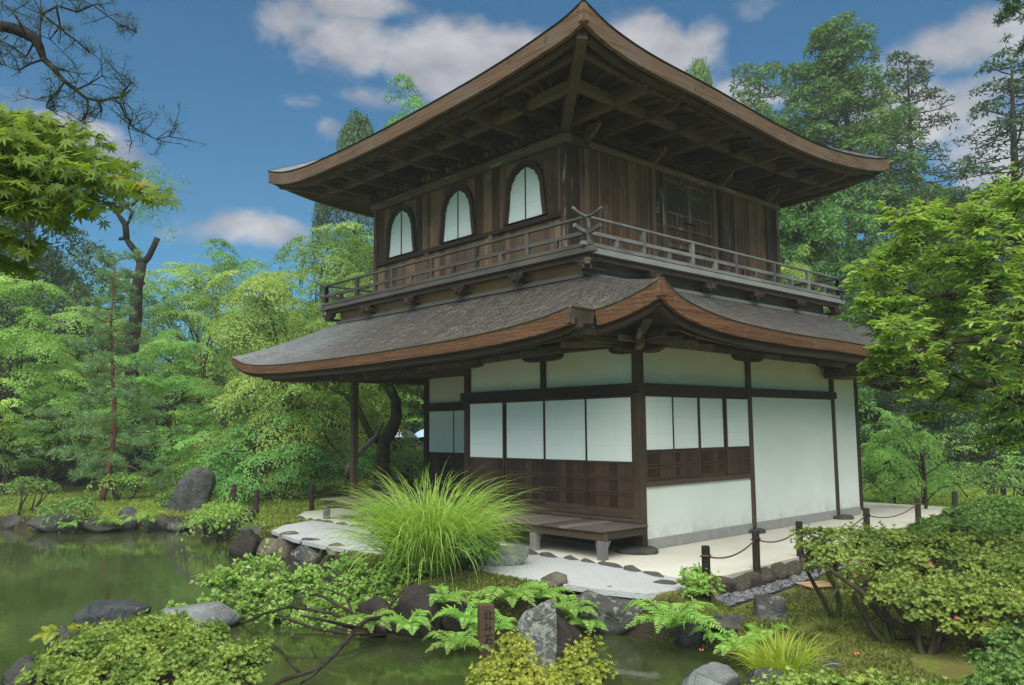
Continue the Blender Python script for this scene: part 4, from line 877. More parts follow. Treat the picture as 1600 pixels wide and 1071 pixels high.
def ground_mat():
    b = MatB('moss_and_soil'); P = b.tc.outputs['Object']; n1 = b.noise(.55, 5, .6, P); n2 = b.noise(3.0, 6, .65, P); n3 = b.noise(24, 5, .7, P); n4 = b.noise(.33, 3, .5, P)
    c = b.mix(b.ramp(n3, .3, .7), (.085, .105, .020), (.205, .225, .042))
    c = b.mix(b.ramp(n2, .50, .64), c, (.150, .125, .042))
    c = b.mix(b.ramp(n1, .56, .68, 0, .9), c, b.mix(n3, (.075, .056, .036), (.15, .12, .085)))
    geo = b.n('ShaderNodeNewGeometry'); sp = b.n('ShaderNodeSeparateXYZ'); b.l(geo.outputs['Normal'], sp.inputs[0])
    c = b.mix(b.ramp(sp.outputs[2], .93, .70), c, (.045, .035, .022))
    return b.pbr(c, .95, b.bump(b.math('ADD', n3, n2), .9, .03), .15)
GROUND = put('ground', mesh_np('ground', Vt, np.stack([ii, ii+1, ii+nx_+1, ii+nx_], 1), np.full(len(Vt), .5), ground_mat()), None); GROUND['kind'] = 'structure'
GROUND.data.polygons.foreach_set('use_smooth', [True]*len(GROUND.data.polygons))
def th(x, y): return float(terrain_h(np.array([x]), np.array([y]))[0])
def sheet(name, poly, z, mat, thick=.06):
    m = MB(); n = len(poly); m.add([(x, y, z-thick) for x, y in poly]+[(x, y, z) for x, y in poly], [tuple(range(n, 2*n))]+[(i, (i+1) % n, n+(i+1) % n, n+i) for i in range(n)], .5)
    o = m.build(name, mat); o['kind'] = 'structure'; return o
def area2(p): return sum(p[i][0]*p[(i+1) % len(p)][1]-p[(i+1) % len(p)][0]*p[i][1] for i in range(len(p)))
def ccw(p): return p if area2(p) > 0 else p[::-1]
def sand_mat():
    b = MatB('pale_sand'); n = b.noise(1.1, 5, .6); g = b.noise(130, 3, .7); c = b.mix(b.ramp(n, .3, .72), (.54, .51, .415), (.63, .60, .515)); c = b.mix(b.ramp(g, .45, .75, 0, .35), c, (.40, .37, .30))
    return b.pbr(c, .95, b.bump(g, .35, .006), .15)
def gravel_mat():
    b = MatB('white_gravel'); vo = b.n('ShaderNodeTexVoronoi'); vo.inputs['Scale'].default_value = 75; b.l(b.tc.outputs['Object'], vo.inputs['Vector'])
    sp = b.n('ShaderNodeSeparateColor'); b.l(vo.outputs['Color'], sp.inputs[0]); c = b.mix(sp.outputs[0], (.43, .435, .435), (.585, .59, .59)); n = b.noise(1.3, 4); c = b.mix(b.ramp(n, .4, .75, 0, .3), c, (.40, .40, .38))
    return b.pbr(c, .9, b.bump(b.math('MULTIPLY', vo.outputs['Distance'], -1.), .8, .02), .2)
sheet('sand_apron', ccw([tuple(p) for p in SAND]), .0, sand_mat()); sheet('gravel_path', ccw([tuple(p) for p in GRAV]), -.008, gravel_mat())
def water_mat():
    b = MatB('murky_pond_water'); n = b.noise(1., 4, .55, b.vec((2.2, 2.2, 1))); n2 = b.noise(1., 3, .5, b.vec((9, 9, 1)))
    big = b.noise(.35, 3); c = b.mix(b.ramp(big, .35, .7), (.034, .046, .014), (.056, .068, .024))
    hh = b.math('ADD', b.math('MULTIPLY', n, 1.), b.math('MULTIPLY', n2, .25)); p = b.pbr(c, .06, b.bump(hh, .10, .03), .5); return p
m = MB(); m.add([(-70, -60, ZW), (9.5, -60, ZW), (9.5, 3, ZW), (-70, 3, ZW)], [(0, 1, 2, 3)], .5); wtr = m.build('pond_water', water_mat()); wtr['kind'] = 'structure'
FARPATH = [G(1340, 744, -.1)[:2], G(1480, 741, -.1)[:2], G(1640, 738, -.1)[:2], G(1640, 733, -.1)[:2], G(1480, 736, -.1)[:2], G(1340, 738, -.1)[:2]]
o = sheet('far_path', ccw([tuple(p) for p in FARPATH]), .06, gravel_mat(), .3)

# ------------------------------------------------------------------ rocks
def rock_mesh(name, seed, planes=13, rough=.06, top=None, sub=4):
    r = np.random.default_rng(seed); bm = bmesh.new(); bmesh.ops.create_icosphere(bm, subdivisions=sub, radius=1)
    Nn = nrm(r.normal(0, 1, (planes, 3))); d = r.uniform(.62, .95, planes)
    if top is not None: Nn = np.vstack([Nn, nrm(np.array([top]))]); d = np.append(d, .60)
    for v in bm.verts:
        dirn = np.array(v.co); k = Nn@dirn; rr = np.min(np.where(k > .05, d/np.maximum(k, .05), 9)); rr = min(rr, 1.15)
        q = Vector(dirn*rr); f = mnoise.fractal(q*1.6+Vector((seed*3.1, 0, 0)), 1.0, 2.0, 5); f2 = mnoise.noise(q*7+Vector((0, seed, 0)))
        v.co = q*(1+rough*f+rough*.35*f2)
    me = bpy.data.meshes.new(name); bm.to_mesh(me); bm.free(); me.polygons.foreach_set('use_smooth', [True]*len(me.polygons)); return me
def rock(px, pyb, w, h, mat, label, z=None, ratio=.8, seed=1, planes=13, rot=0., top=None, tilt=0., group=None, rough=.06, bury=.25):
    z = ZW if z is None else z; p = G(px, pyb, z); dep = float((p-CAM)@CH); mx = w*dep/FPX/2; hz = h*dep/FPX
    me = rock_mesh('garden_rock', seed, planes, rough, top); me.materials.append(M[mat]); rz = hz/2*(1+bury); cz = z+hz-rz; cen = p+CH*mx*ratio*.6; cen[2] = 0
    yaw = math.atan2(CR[1], CR[0])+rot; sc_m = Matrix.Diagonal((mx*1.08, mx*ratio, rz*1.08, 1)); R = Matrix.Rotation(yaw, 4, 'Z')@Matrix.Rotation(tilt, 4, 'Y')
    me.transform(Matrix.Translation((0, 0, rz*.92))@R@sc_m); me.update()
    o = bpy.data.objects.new('garden_rock', me); finish(o, None, (cen[0], cen[1], cz-rz*.92)); tag(o, label, 'rock', group); return o
rock(288, 822, 78, 88, 'rock_grey', 'tall pointed grey boulder standing on the far pond shore', seed=3, ratio=.7, planes=9, tilt=.12, top=(-.75, 0, .65))
rock(370, 832, 40, 46, 'rock_wet', 'blocky dark boulder right of the tall pointed boulder', seed=5, ratio=.9, planes=8, top=(0, 0, 1), z=-.3)
rock(20, 826, 44, 20, 'rock_grey', 'low shore stone at the left picture edge of the far bank', seed=6)
rock(78, 833, 74, 24, 'rock_lichen', 'long flat shore stone with pale lichen left of the fern on the far bank', seed=7, planes=9)
rock(148, 833, 60, 22, 'rock_grey', 'rounded shore stone below the young pine', seed=8)
rock(196, 829, 26, 34, 'rock_wet', 'small upright shore stone beside the broad fern on the far bank', seed=9, planes=8)
rock(245, 829, 36, 18, 'rock_grey', 'small shore stone just left of the tall boulder foot', seed=10)
rock(272, 831, 46, 14, 'rock_lichen', 'flat stone at the waterline under the tall boulder', seed=11)
rock(330, 832, 34, 26, 'rock_dark', 'dark stone at the waterline between tall boulder and blocky boulder', seed=12)
rock(382, 870, 44, 38, 'rock_dark', 'dark wet stone at the water below the blocky boulder', seed=13, ratio=.8)
rock(412, 872, 30, 22, 'rock_brown', 'small wet brown stone standing in the water by the moss hump', seed=15)
rock(418, 868, 30, 26, 'rock_brown', 'brown triangular stone behind the small wet one', seed=14, planes=7, z=-.35)
rock(452, 876, 50, 36, 'rock_brown', 'broad brown bank stone at the left end of the gravel strip', seed=16)
rock(478, 895, 62, 40, 'rock_lichen', 'lichened bank stone partly under the pampas grass', seed=17)
rock(515, 915, 50, 40, 'rock_dark', 'dark bank stone under the left edge of the pampas grass', seed=18)
rock(395, 845, 46, 20, 'rock_grey', 'low mossy hump of stone between blocky boulder and gravel strip', seed=19, z=-.25)
rock(167, 990, 106, 54, 'rock_wet', 'dark flat-topped rock with light crown standing in the pond at left', seed=21, planes=9, top=(.1, 0, 1), ratio=.7, rough=.05)
rock(293, 985, 118, 40, 'rock_pale', 'pale smooth slab of rock below the leafy overhanging bush', seed=22, planes=8, top=(-.25, .2, 1), ratio=.8, rough=.025)
rock(88, 1030, 40, 44, 'rock_grey', 'small grey rock at the tip of the left shrub', seed=23)
rock(20, 1085, 70, 46, 'rock_grey', 'grey rock at the bottom left corner of the pond', seed=24)
rock(655, 995, 92, 66, 'rock_dark', 'lichened rock face under the leafy bush by the inlet', seed=25, planes=10)
rock(590, 985, 60, 50, 'rock_dark', 'shadowy dark rock at the back of the inlet', seed=26)
rock(715, 990, 60, 40, 'rock_dark', 'low dark rock behind the sign post ferns', seed=27)
rock(866, 922, 44, 28, 'rock_brown', 'small round brown stone on the gravel edge', seed=28, z=-.08, rough=.03)
rock(905, 968, 60, 46, 'rock_lichen', 'mossy small rock left of the largest bank rock', seed=29)
rock(966, 990, 110, 70, 'rock_lichen', 'largest rounded bank rock covered with pale lichen by the gravel', seed=30, ratio=.75, planes=11)
rock(1030, 992, 60, 46, 'rock_dark', 'dark rock behind the big fern on the right bank', seed=31)
rock(1040, 930, 50, 18, 'rock_grey', 'flat grey stone at the right tip of the gravel path', seed=32, z=-.12)
rock(1086, 1012, 46, 52, 'rock_wet', 'slate coloured rock right of the big fern', seed=33, planes=8)
rock(1132, 985, 76, 22, 'rock_grey', 'flat stone in the moss behind the slate rock', seed=34, z=-.25, top=(0, 0, 1))
rock(1126, 1092, 96, 52, 'rock_pale', 'whitish angular rock at the water in the bottom of the picture', seed=35, planes=8, top=(.2, 0, 1), rough=.08)
rock(1205, 1085, 60, 30, 'rock_grey', 'small grey rock behind the yellow grass tuft', seed=36, z=-.3)
rock(1275, 1058, 120, 26, 'rock_grey', 'long flat grey stone lying in the moss near the bottom', seed=37, z=-.28, top=(0, 0, 1), rough=.03)
rock(1580, 1085, 60, 50, 'rock_wet', 'dark rock at the bottom right corner', seed=38, z=-.2)
rock(772, 884, 96, 34, 'rock_pale', 'square grey stepping stone in front of the bench deck', seed=39, z=-.01, planes=6, top=(0, 0, 1), ratio=.5, rough=.012)
rock(838, 1052, 64, 106, 'rock_split', 'pale lichen-covered upright rock left half of the pair on the islet', seed=44, z=-.42, planes=12, ratio=.8, tilt=.1)
rock(876, 1050, 66, 98, 'rock_dark', 'dark brown upright rock right half of the pair on the islet', seed=47, z=-.42, planes=12, ratio=.8, top=(.45, -.1, .9))
rock(446, 846, 34, 14, 'rock_brown', 'flat brown stone at the left tip of the white gravel strip', seed=51, z=-.12, rough=.05)
rock(486, 858, 40, 16, 'rock_grey', 'mossy grey stone on the pond side of the gravel strip at left', seed=52, z=-.14)
rock(528, 868, 36, 16, 'rock_brown', 'brown stone at the gravel edge beside the pampas grass', seed=53, z=-.14)
# tree-stump like stone
p = G(1202, 968, -.22); m = MB(); n = 22
rows = []
for z, k in ((-.1, 1.12), (.05, 1.0), (.15, .95), (.21, .93), (.23, .80), (.235, .0)):
    rows.append([(p[0]+.17*k*(1+.10*math.sin(3*t)+.05*math.sin(7*t+1))*math.cos(t), p[1]+.17*k*(1+.10*math.sin(3*t)+.05*math.sin(7*t+1))*math.sin(t), p[2]+z+.02*math.sin(2*t)) for t in [2*math.pi*i/n for i in range(n)]])
m.add([q for r_ in rows for q in r_], [(j*n+i, j*n+(i+1) % n, (j+1)*n+(i+1) % n, (j+1)*n+i) for j in range(5) for i in range(n)], .5)
tag(m.build('tree_stump', M['rock_lichen'], None, tuple(p), smooth=True), 'short grey lichened tree stump standing in the moss lawn', 'stump')
# edging stones
ED = [rock_mesh('edging_stone', 60+i, 10, .04, None, 3) for i in range(5)]
for me in ED: me.materials.append(M['rock_edge'])
ED2 = [me.copy() for me in ED]
for me in ED2: me.materials[0] = M['rock_brown']
def edging(poly, step, sz, label, grp, zc, which):
    for (a, b) in zip(poly[:-1], poly[1:]):
        a = np.array(a); b = np.array(b); L = np.linalg.norm(b-a); t = 0
        while t < L:
            w = step*random.uniform(.7, 1.4)
            if t+w*.6 > L: break
            q = a+(b-a)*((t+w/2)/L); o = bpy.data.objects.new('edging_stone', random.choice(which)); finish(o, None, (q[0]+random.uniform(-.02, .02), q[1]+random.uniform(-.02, .02), zc+random.uniform(-.02, .01)))
            o.rotation_euler = (random.uniform(-.1, .1), random.uniform(-.1, .1), math.atan2(b[1]-a[1], b[0]-a[0])+random.uniform(-.12, .12)+random.choice((0, math.pi))); o.scale = (w*.54, sz*random.uniform(.8, 1.2), sz*random.uniform(.8, 1.1)); tag(o, label, 'stone', grp); t += w
edging([(-8.0, -1.26), (.4, -1.24), (1.72, -1.42)], .34, .075, 'low grey edging stone between pale sand apron and white gravel', 'edging stones between sand and gravel', -.03, ED)
edging([(1.98, -1.1), (1.99, -.8), (1.9, 1), (1.66, 4), (1.36, 7), (1.05, 9.4)], .30, .13, 'mossy kerb stone along the drainage channel beside the sand', 'kerb stones along the drainage channel', -.10, ED2)
# dark pebbles in the channel
sh = sheet('channel_bed', ccw([tuple(p) for p in DITCH]), -.20, bark('dark_channel_bed', (.03, .03, .032), (.09, .09, .095)), .05)
gs = []; n = 2600
c = []
while len(c) < n:
    q = np.array([rng.uniform(1.6, 2.5), rng.uniform(-1.8, 4.05)])
    if sdf(DITCH, q[:1], q[1:])[0] < -.01: c.append(q)
c = np.array(c); th_ = rng.random(n)*6.28; s = rng.uniform(.012, .03, n)
base = np.array([[1, 0, 0], [.2, .9, .1], [-.9, .4, 0], [-.5, -.8, .1], [.6, -.7, 0], [0, 0, .7]])
V = base[None]*s[:, None, None]*rng.uniform(.7, 1.3, (n, 6, 1)); cs, sn = np.cos(th_)[:, None], np.sin(th_)[:, None]
V = np.stack([V[..., 0]*cs-V[..., 1]*sn, V[..., 0]*sn+V[..., 1]*cs, V[..., 2]], -1)+np.stack([c[:, 0], c[:, 1], rng.uniform(-.198, -.18, n)], -1)[:, None]
F = (np.arange(n)[:, None, None]*6+np.array([[0, 1, 5], [1, 2, 5], [2, 3, 5], [3, 4, 5], [4, 0, 5]])[None]).reshape(-1, 3)
peb = MatB('dark_pebble'); pm = peb.pbr(peb.mix(peb.attr(), (.05, .052, .055), (.24, .245, .25)), .6)
o = put('channel_pebbles', mesh_np('channel_pebbles', V.reshape(-1, 3), F, np.repeat(rng.random(n), 6), pm), None); tag(o, 'dark grey pebbles filling the drainage channel beside the sand apron', 'gravel', kind='stuff')

# ------------------------------------------------------------------ grass and moss blades
def blades(name, n, reg, hgt, wid, mat, label, cat, cond):
    P = []
    while sum(len(x) for x in P) < n:
        q = rng.random((4000, 2))*np.array([reg[1]-reg[0], reg[3]-reg[2]])+np.array([reg[0], reg[2]]); P.append(q[cond(q[:, 0], q[:, 1])])
    P = np.concatenate(P)[:n]; z = terrain_h(P[:, 0], P[:, 1])
    C = np.column_stack([P, z-.005]); D = np.column_stack([rng.normal(0, .55, n), rng.normal(0, .55, n), np.ones(n)]); N = rng.normal(0, 1, (n, 3)); N[:, 2] *= .3
    s = rng.uniform(.5, 1.4, n); v = np.clip(.5+.5*vnoise(P[:, 0], P[:, 1], 2.3, 11)+rng.normal(0, .25, n), 0, 1)
    g = leaf_geo(C, N, D, hgt*s, wid*s, 'kite', v); o = put(name, mesh_np(name, *g, mat), None); tag(o, label, cat, kind='stuff'); return o
onland = lambda X, Y: (np.minimum(sdf(SAND, X, Y), sdf(GRAV, X, Y)) > .12) & (sdf(POND, X, Y) > .05)
blades('moss_carpet', 60000, (1.9, 7.0, -7.5, 4.0), .035, .014, L_['moss'], 'olive moss carpet over the ground at the right of the pond', 'moss', lambda X, Y: onland(X, Y) & (sdf(DITCH, X, Y) > .06) & (vnoise(X, Y, 2.0, 21) > -.28) & ((X-CAM[0])**2+(Y-CAM[1])**2 > 3))
blades('lawn_grass', 70000, (-20, -6.0, -6.0, 9.0), .07, .022, L_['lawn'], 'short green mossy lawn beyond the pond and under the maples', 'grass', lambda X, Y: onland(X, Y))
blades('lawn_grass', 22000, (-3, 3.5, 9.7, 19), .07, .03, L_['lawn'], 'short mossy lawn behind the right end of the pavilion', 'grass', lambda X, Y: onland(X, Y))
blades('bank_moss', 16000, (-8, 3.4, -4.6, -1.5), .045, .016, L_['moss'], 'dark moss on the bank between white gravel and pond', 'moss', lambda X, Y: onland(X, Y) & (sdf(DITCH, X, Y) > .06))
# ------------------------------------------------------------------ background trees
def _loc(g, p): V, F, A = g; return V-np.asarray(p, float)[None], F, A
def maple_proto(seed, H=9., R=4.2, zb=.28, npads=60, weep=.08, flat=.30, leaf=(.10, .065), dens=260, bark_='bark'):
    global rng
    rng = np.random.default_rng(seed); pads = []
    for i in range(npads):
        t = rng.random()*2*math.pi; f = rng.random()
        el = math.asin(min(1, f**.8)) if i > npads*.15 else rng.uniform(-.3, .4)
        q = rng.uniform(.60, 1.08) if i > npads*.2 else rng.uniform(.3, .7)
        lob = 1+.24*math.sin(3*t+seed)+.18*math.sin(5*t+seed*2)
        rr = R*lob*math.cos(el)*q; z = H*(zb+(1-zb)*max(-.12, math.sin(el))*q*.98)
        r = rng.uniform(.5, 1.2)*R/4.2*1.2; out = np.array([math.cos(t), math.sin(t), 0])
        pads.append(((rr*math.cos(t), rr*math.sin(t), z), (r, r*rng.uniform(.7, 1), r*flat), np.array([0, 0, 1.])+out*weep*(rr/R)*1.3+rng.normal(0, .22, 3)))
    V = pads_geo(pads, dens, leaf[0], leaf[1], 'kite', .9, .32, .04+weep*.35, .65, ragg=1.4)
    crown = mesh_np('crown', *V, L_['maple']); m = MB(); top = np.array([rng.normal(0, .3), rng.normal(0, .3), H*.62])
    tr = wobble((0, 0, -.3), top, 8, .06); m.tube(tr, lin(.20*H/9, .06, 9), 8)
    for c, r, pn in pads[::3]:
        k = rng.integers(2, 7); c = np.array(c)-np.array([0, 0, .1]); m.tube(wobble(tr[k], c, 6, .06, .06), lin(.075*H/9, .012, 7), 5)
    return (mb_mesh(m, 'trunk', M[bark_]), crown, H, R)
def ever_proto(seed, H=10., R=3.2, npads=120, leaf=(.13, .065), dens=210, zb=.05, pw=.8):
    global rng
    rng = np.random.default_rng(seed); pads = []
    for i in range(npads):
        t = rng.random()*2*math.pi; z = rng.uniform(zb, 1); prof_ = (math.sin(math.pi*min(1, z*.82+.16))**pw)*(1+.18*math.sin(3*t+seed+z*5)); q = rng.uniform(.7, 1.02) if i > npads*.12 else rng.uniform(0, .6)
        rr = R*prof_*q; r = rng.uniform(.62, 1.05)*R/3.2*(1.05-.35*z); out = np.array([math.cos(t), math.sin(t), 0])
        pads.append(((rr*math.cos(t), rr*math.sin(t), z*H-r*.4), (r, r, r*.62), np.array([0, 0, 1.])+out*.85+rng.normal(0, .15, 3)))
    V = pads_geo(pads, dens, leaf[0], leaf[1], 'kite', .7, .5, .12, .35); crown = mesh_np('crown', *V, L_['ever']); m = MB()
    tr = wobble((0, 0, -.3), (0, 0, H*.85), 8, .02); m.tube(tr, lin(.2, .04, 9), 8)
    for c, r, pn in pads[::4]: m.tube(wobble((0, 0, max(.4, c[2]-.9)), c, 4, .05), lin(.05, .012, 5), 5)
    return (mb_mesh(m, 'trunk', M['bark']), crown, H, R)
def conifer_proto(seed, H=18., R=3.6, nb=150, leaf=(.17, .055), dens=120, zb=.12, gap=1.0, puff=.52, mat='cedar', droop=.15, up=.5):
    global rng
    rng = np.random.default_rng(seed); pads = []; m = MB(); tr = wobble((0, 0, -.4), (0, 0, H*.985), 10, .008); m.tube(tr, lin(.26, .025, 11), 8)
    for i in range(nb):
        z = zb+(1-zb)*(i+rng.random())/nb; t = i*2.4+rng.normal(0, .5); l = R*(1.05-z)**.60*rng.uniform(.5, 1.12)*min(1, .55+z*3); out = np.array([math.cos(t), math.sin(t), 0]); b0 = np.array([0, 0, z*H])
        tip = b0+out*l+np.array([0, 0, (-droop+.28*max(0, z-.55))*l]); mid = (b0+tip)/2+np.array([0, 0, -.05*l]); m.tube([b0, mid, tip], [.045*(1.1-z)+.012, .025, .01], 5)
        for k in range(2 if l < 1.0 else 3):
            f = 1.0-.30*k+rng.normal(0, .05); c = b0+(tip-b0)*f+np.array([rng.normal(0, .12*l), rng.normal(0, .12*l), rng.uniform(0, .16)])
            r = puff*rng.uniform(.6, 1.15)*(.65+.5*(1-z))*(1-.12*k); pads.append((c, (r, r*rng.uniform(.65, .95), r*.62), out*.55+np.array([0, 0, up+.5])+rng.normal(0, .25, 3)))
    V = pads_geo(pads, dens*2.2*gap, leaf[0], leaf[1], 'kite', .6, .6, .10, .4); crown = mesh_np('crown', *V, L_[mat])
    return (mb_mesh(m, 'trunk', M['bark']), crown, H, R)
def pine_proto(seed, H=7.4, R=2.0, nb=46):
    global rng
    rng = np.random.default_rng(seed); gs = []; m = MB(); tr = wobble((0, 0, -.3), (.15, .05, H), 9, .02); m.tube(tr, lin(.085, .02, 10), 8); C = []; Dn = []
    for i in range(nb):
        z = .10+.9*(i+rng.random())/nb; t = i*2.4+rng.normal(0, .5); l = R*(1.08-.42*z)*rng.uniform(.45, 1.08)*(1.0 if z < .5 else .66); out = np.array([math.cos(t), math.sin(t), 0]); k = min(9, z*9); b0 = np.array(tr[int(k)])*(1-(k % 1))+np.array(tr[min(9, int(k)+1)])*(k % 1)
        tip = b0+out*l+np.array([0, 0, -.10*l+.25*l*(z > .75)]); pth = wobble(b0, tip, 5, .07, -.05); m.tube(pth, lin(.022, .006, 6), 5)
        for j in range(14 if z < .5 else 9):
            f = rng.uniform(.25, 1.05); c = b0+(tip-b0)*f+np.array([rng.normal(0, .14*l+.04), rng.normal(0, .14*l+.04), rng.uniform(-.03, .16)]); n = 40
            C.append(np.repeat(c[None], n, 0)+rng.normal(0, .02, (n, 3))); Dn.append(rng.normal(0, .8, (n, 3))+np.array([0, 0, .55])+out*.3)
    C = np.concatenate(C); Dn = np.concatenate(Dn); n = len(C); g = leaf_geo(C, rng.normal(0, 1, (n, 3)), Dn, rng.uniform(.12, .21, n), .017, 'kite')
    return (mb_mesh(m, 'trunk', M['bark_red']), mesh_np('needles', *g, L_['pine']), H, R)
P_MA = maple_proto(101); P_MB = maple_proto(102, 10, 4.0, .30, 62, .10); P_MW = maple_proto(103, 8.5, 4.6, .14, 90, .5, .22, (.11, .058)); P_ML = maple_proto(104, 3.6, 3.4, .14, 52, .30, .16, (.085, .065), 200)
P_EV = ever_proto(111); P_EB = ever_proto(112, 9., 3.6, 130); P_CE = conifer_proto(121, 19, 4.0, 150, puff=.80); P_CS = conifer_proto(122, 16, 2.9, 90, puff=.62, gap=.9); P_FI = conifer_proto(123, 17, 3.0, 105, (.16, .05), puff=.50, mat='fir', droop=.05, up=.9, gap=.9); P_CB = conifer_proto(124, 12, 4.4, 190, puff=.72, droop=.2); P_PI = pine_proto(131); P_LT = maple_proto(105, 3.2, 1.7, .25, 40, .1, .22, (.075, .05), 150)
rng = np.random.default_rng(77)
def tree(proto, px, top, dep, wpx, mat, name, label, cat='tree', group=None, barkm=None, rot=None, zg=None):
    trunk, crown, H, R = proto; d = ray(px, 690); p = CAM+d*dep; z0 = th(p[0], p[1]) if zg is None else zg
    zt = PD(px, top, dep)[2]; sz = (zt-z0)/H; sx = wpx*dep/FPX/2/R; o = thing(name, label, cat, (p[0], p[1], z0), group)
    put('trunk', trunk, o, M[barkm] if barkm else None); put('needles' if proto is P_PI else 'crown', crown, o, L_[mat]); o.scale = (sx, sx, sz); o.rotation_euler = (0, 0, rng.random()*6.28 if rot is None else rot); return o
T = tree
T(P_MA, 5, 425, 25, 250, 'maple_yel', 'maple_tree', 'yellow green maple at the far left edge beyond the pond')
T(P_EB, 25, 268, 31, 300, 'ever', 'evergreen_tree', 'tall dark evergreen behind the near maple spray at left')
T(P_EB, -30, 300, 35, 300, 'ever', 'evergreen_tree', 'dark evergreen at the left edge behind the tall dark evergreen')
T(P_MB, 120, 465, 29, 230, 'maple', 'maple_tree', 'mid green maple directly behind the young pine')
T(P_MA, 85, 560, 26, 200, 'maple', 'maple_tree', 'low maple left of the young pine with dark gaps below')
T(P_MB, 285, 392, 34, 270, 'maple', 'maple_tree', 'broad maple right behind the bare gnarled trunk')
T(P_MA, 255, 525, 26, 210, 'maple', 'maple_tree', 'layered maple between young pine and weeping maple')
T(P_MA, 345, 385, 42, 240, 'maple_dk', 'maple_tree', 'darker maple on the skyline left of the pavilion')
T(P_MB, 200, 420, 40, 260, 'maple_dk', 'maple_tree', 'dark distant maple behind the gnarled trunk at left')
T(P_MW, 455, 405, 24, 330, 'maple_yel', 'weeping_maple', 'large yellow green weeping maple whose curtains hang left of the roof')
T(P_MB, 540, 335, 31, 300, 'maple', 'maple_tree', 'bright maple rising behind the left end of the balcony')
T(P_EB, 555, 152, 42, 170, 'ever', 'evergreen_tree', 'dark conifer-like tree poking up left of the upper roof')
T(P_MA, 640, 126, 41, 230, 'maple_dk', 'maple_tree', 'tall lighter tree seen over the left slope of the upper roof')
T(P_ML, 410, 628, 22.5, 260, 'maple_dk', 'maple_tree', 'low spreading dark green maple beside the blocky boulder')
T(P_ML, 315, 690, 24, 160, 'maple', 'maple_tree', 'small low maple behind the tall pointed boulder')
T(P_PI, 160, 400, 22.5, 235, 'pine', 'young_pine', 'slender young pine with red trunk and hazy needles on the far bank', rot=.4)
T(P_EB, -40, 560, 31, 240, 'ever', 'evergreen_tree', 'dark evergreen at the left edge behind the yellow green maple')
T(P_EB, 100, 600, 33, 260, 'ever', 'evergreen_tree', 'dark evergreen deep behind the young pine')
T(P_EB, 270, 600, 36, 260, 'ever', 'evergreen_tree', 'dark evergreen deep behind the layered maple')
T(P_EB, 420, 610, 31, 260, 'ever', 'evergreen_tree', 'dark evergreen in the shade behind the weeping maple')
T(P_EB, 570, 560, 33, 260, 'ever', 'evergreen_tree', 'dark evergreen seen through the open veranda')
T(P_EB, 690, 560, 33, 240, 'ever', 'evergreen_tree', 'dark evergreen behind the recessed veranda doors')
T(P_MB, 640, 520, 33, 260, 'maple', 'maple_tree', 'leafy maple seen below the eave between veranda post and doors')
T(P_CE, 1342, 8, 36, 430, 'cedar', 'cedar_tree', 'tallest cedar standing right of the pavilion')
T(P_CS, 1213, 76, 43, 270, 'cedar', 'cedar_tree', 'lighter cedar peeping over the right slope of the upper roof')
T(P_EB, 1106, 66, 47, 150, 'maple_dk', 'broadleaf_tree', 'small dark treetop just above the upper roof right of the clouds')
T(P_FI, 1455, 58, 38, 300, 'fir', 'fir_tree', 'dark sparse fir right of the tallest cedar')
T(P_FI, 1625, 70, 30, 420, 'fir', 'fir_tree', 'dark fir cut by the right edge of the picture')
T(P_CB, 1275, 225, 31, 400, 'cedar', 'cedar_tree', 'bushy cedar behind the right end of the upper storey')
T(P_CB, 1490, 290, 33, 380, 'cedar', 'cedar_tree', 'bushy cedar behind the near leafy tree at right')
T(P_MA, 1262, 398, 25, 150, 'maple_yel', 'maple_tree', 'yellow green treetop showing through the right end of the balustrade')
T(P_ML, 1392, 640, 19.5, 150, 'maple', 'maple_tree', 'layered green maple just right of the white rear wall')
T(P_EB, 1365, 545, 30, 250, 'ever', 'evergreen_tree', 'dark evergreen behind the pavilion right corner')
T(P_EB, 1470, 560, 27, 250, 'ever', 'evergreen_tree', 'dark evergreen behind the thin-stemmed young tree')
T(P_EB, 1590, 520, 26, 270, 'ever', 'evergreen_tree', 'dark evergreen at the right edge behind bollards')
T(P_MB, 1560, 470, 30, 260, 'maple_dk', 'maple_tree', 'deep green maple behind the near leafy tree at right edge')
T(P_LT, 1440, 655, 17.5, 130, 'maple', 'young_tree', 'thin-stemmed young tree on the lawn right of the pavilion')
T(P_LT, 1545, 630, 19, 150, 'bush_mid', 'young_tree', 'young light green tree right of the thin-stemmed one')
T(P_LT, 1600, 700, 16, 120, 'maple', 'young_tree', 'young tree at the right picture edge beyond the far path')
# far wood closing the view: one mass
gs = []
for i in range(70):
    a = rng.uniform(.55, 1.0)*math.pi if i < 60 else rng.uniform(.45, 1.1)*math.pi; dd = rng.uniform(46, 62); c = CAM+np.array([math.cos(a)*dd, math.sin(a)*dd, 0]); hh = rng.uniform(4.5, 8.5)
    pd = []
    for j in range(16):
        t = rng.random()*6.28; z = rng.uniform(.1, 1); r = rng.uniform(1.2, 2.0); q = 2.6*math.sin(math.pi*min(1, z*.8+.2)); pd.append(((c[0]+q*math.cos(t), c[1]+q*math.sin(t), th(c[0], c[1])+z*hh), (r, r, r*.6), np.array([math.cos(t)*.7, math.sin(t)*.7, 1.])))
    gs.append(pads_geo(pd, 26, .34, .18, 'kite', .7, .6, .15, .4))
o = put('distant_wood', mesh_np('distant_wood', *join_geo(gs), L_['ever']), None); tag(o, 'dark distant wood closing the view behind the garden trees', 'wood', kind='stuff')
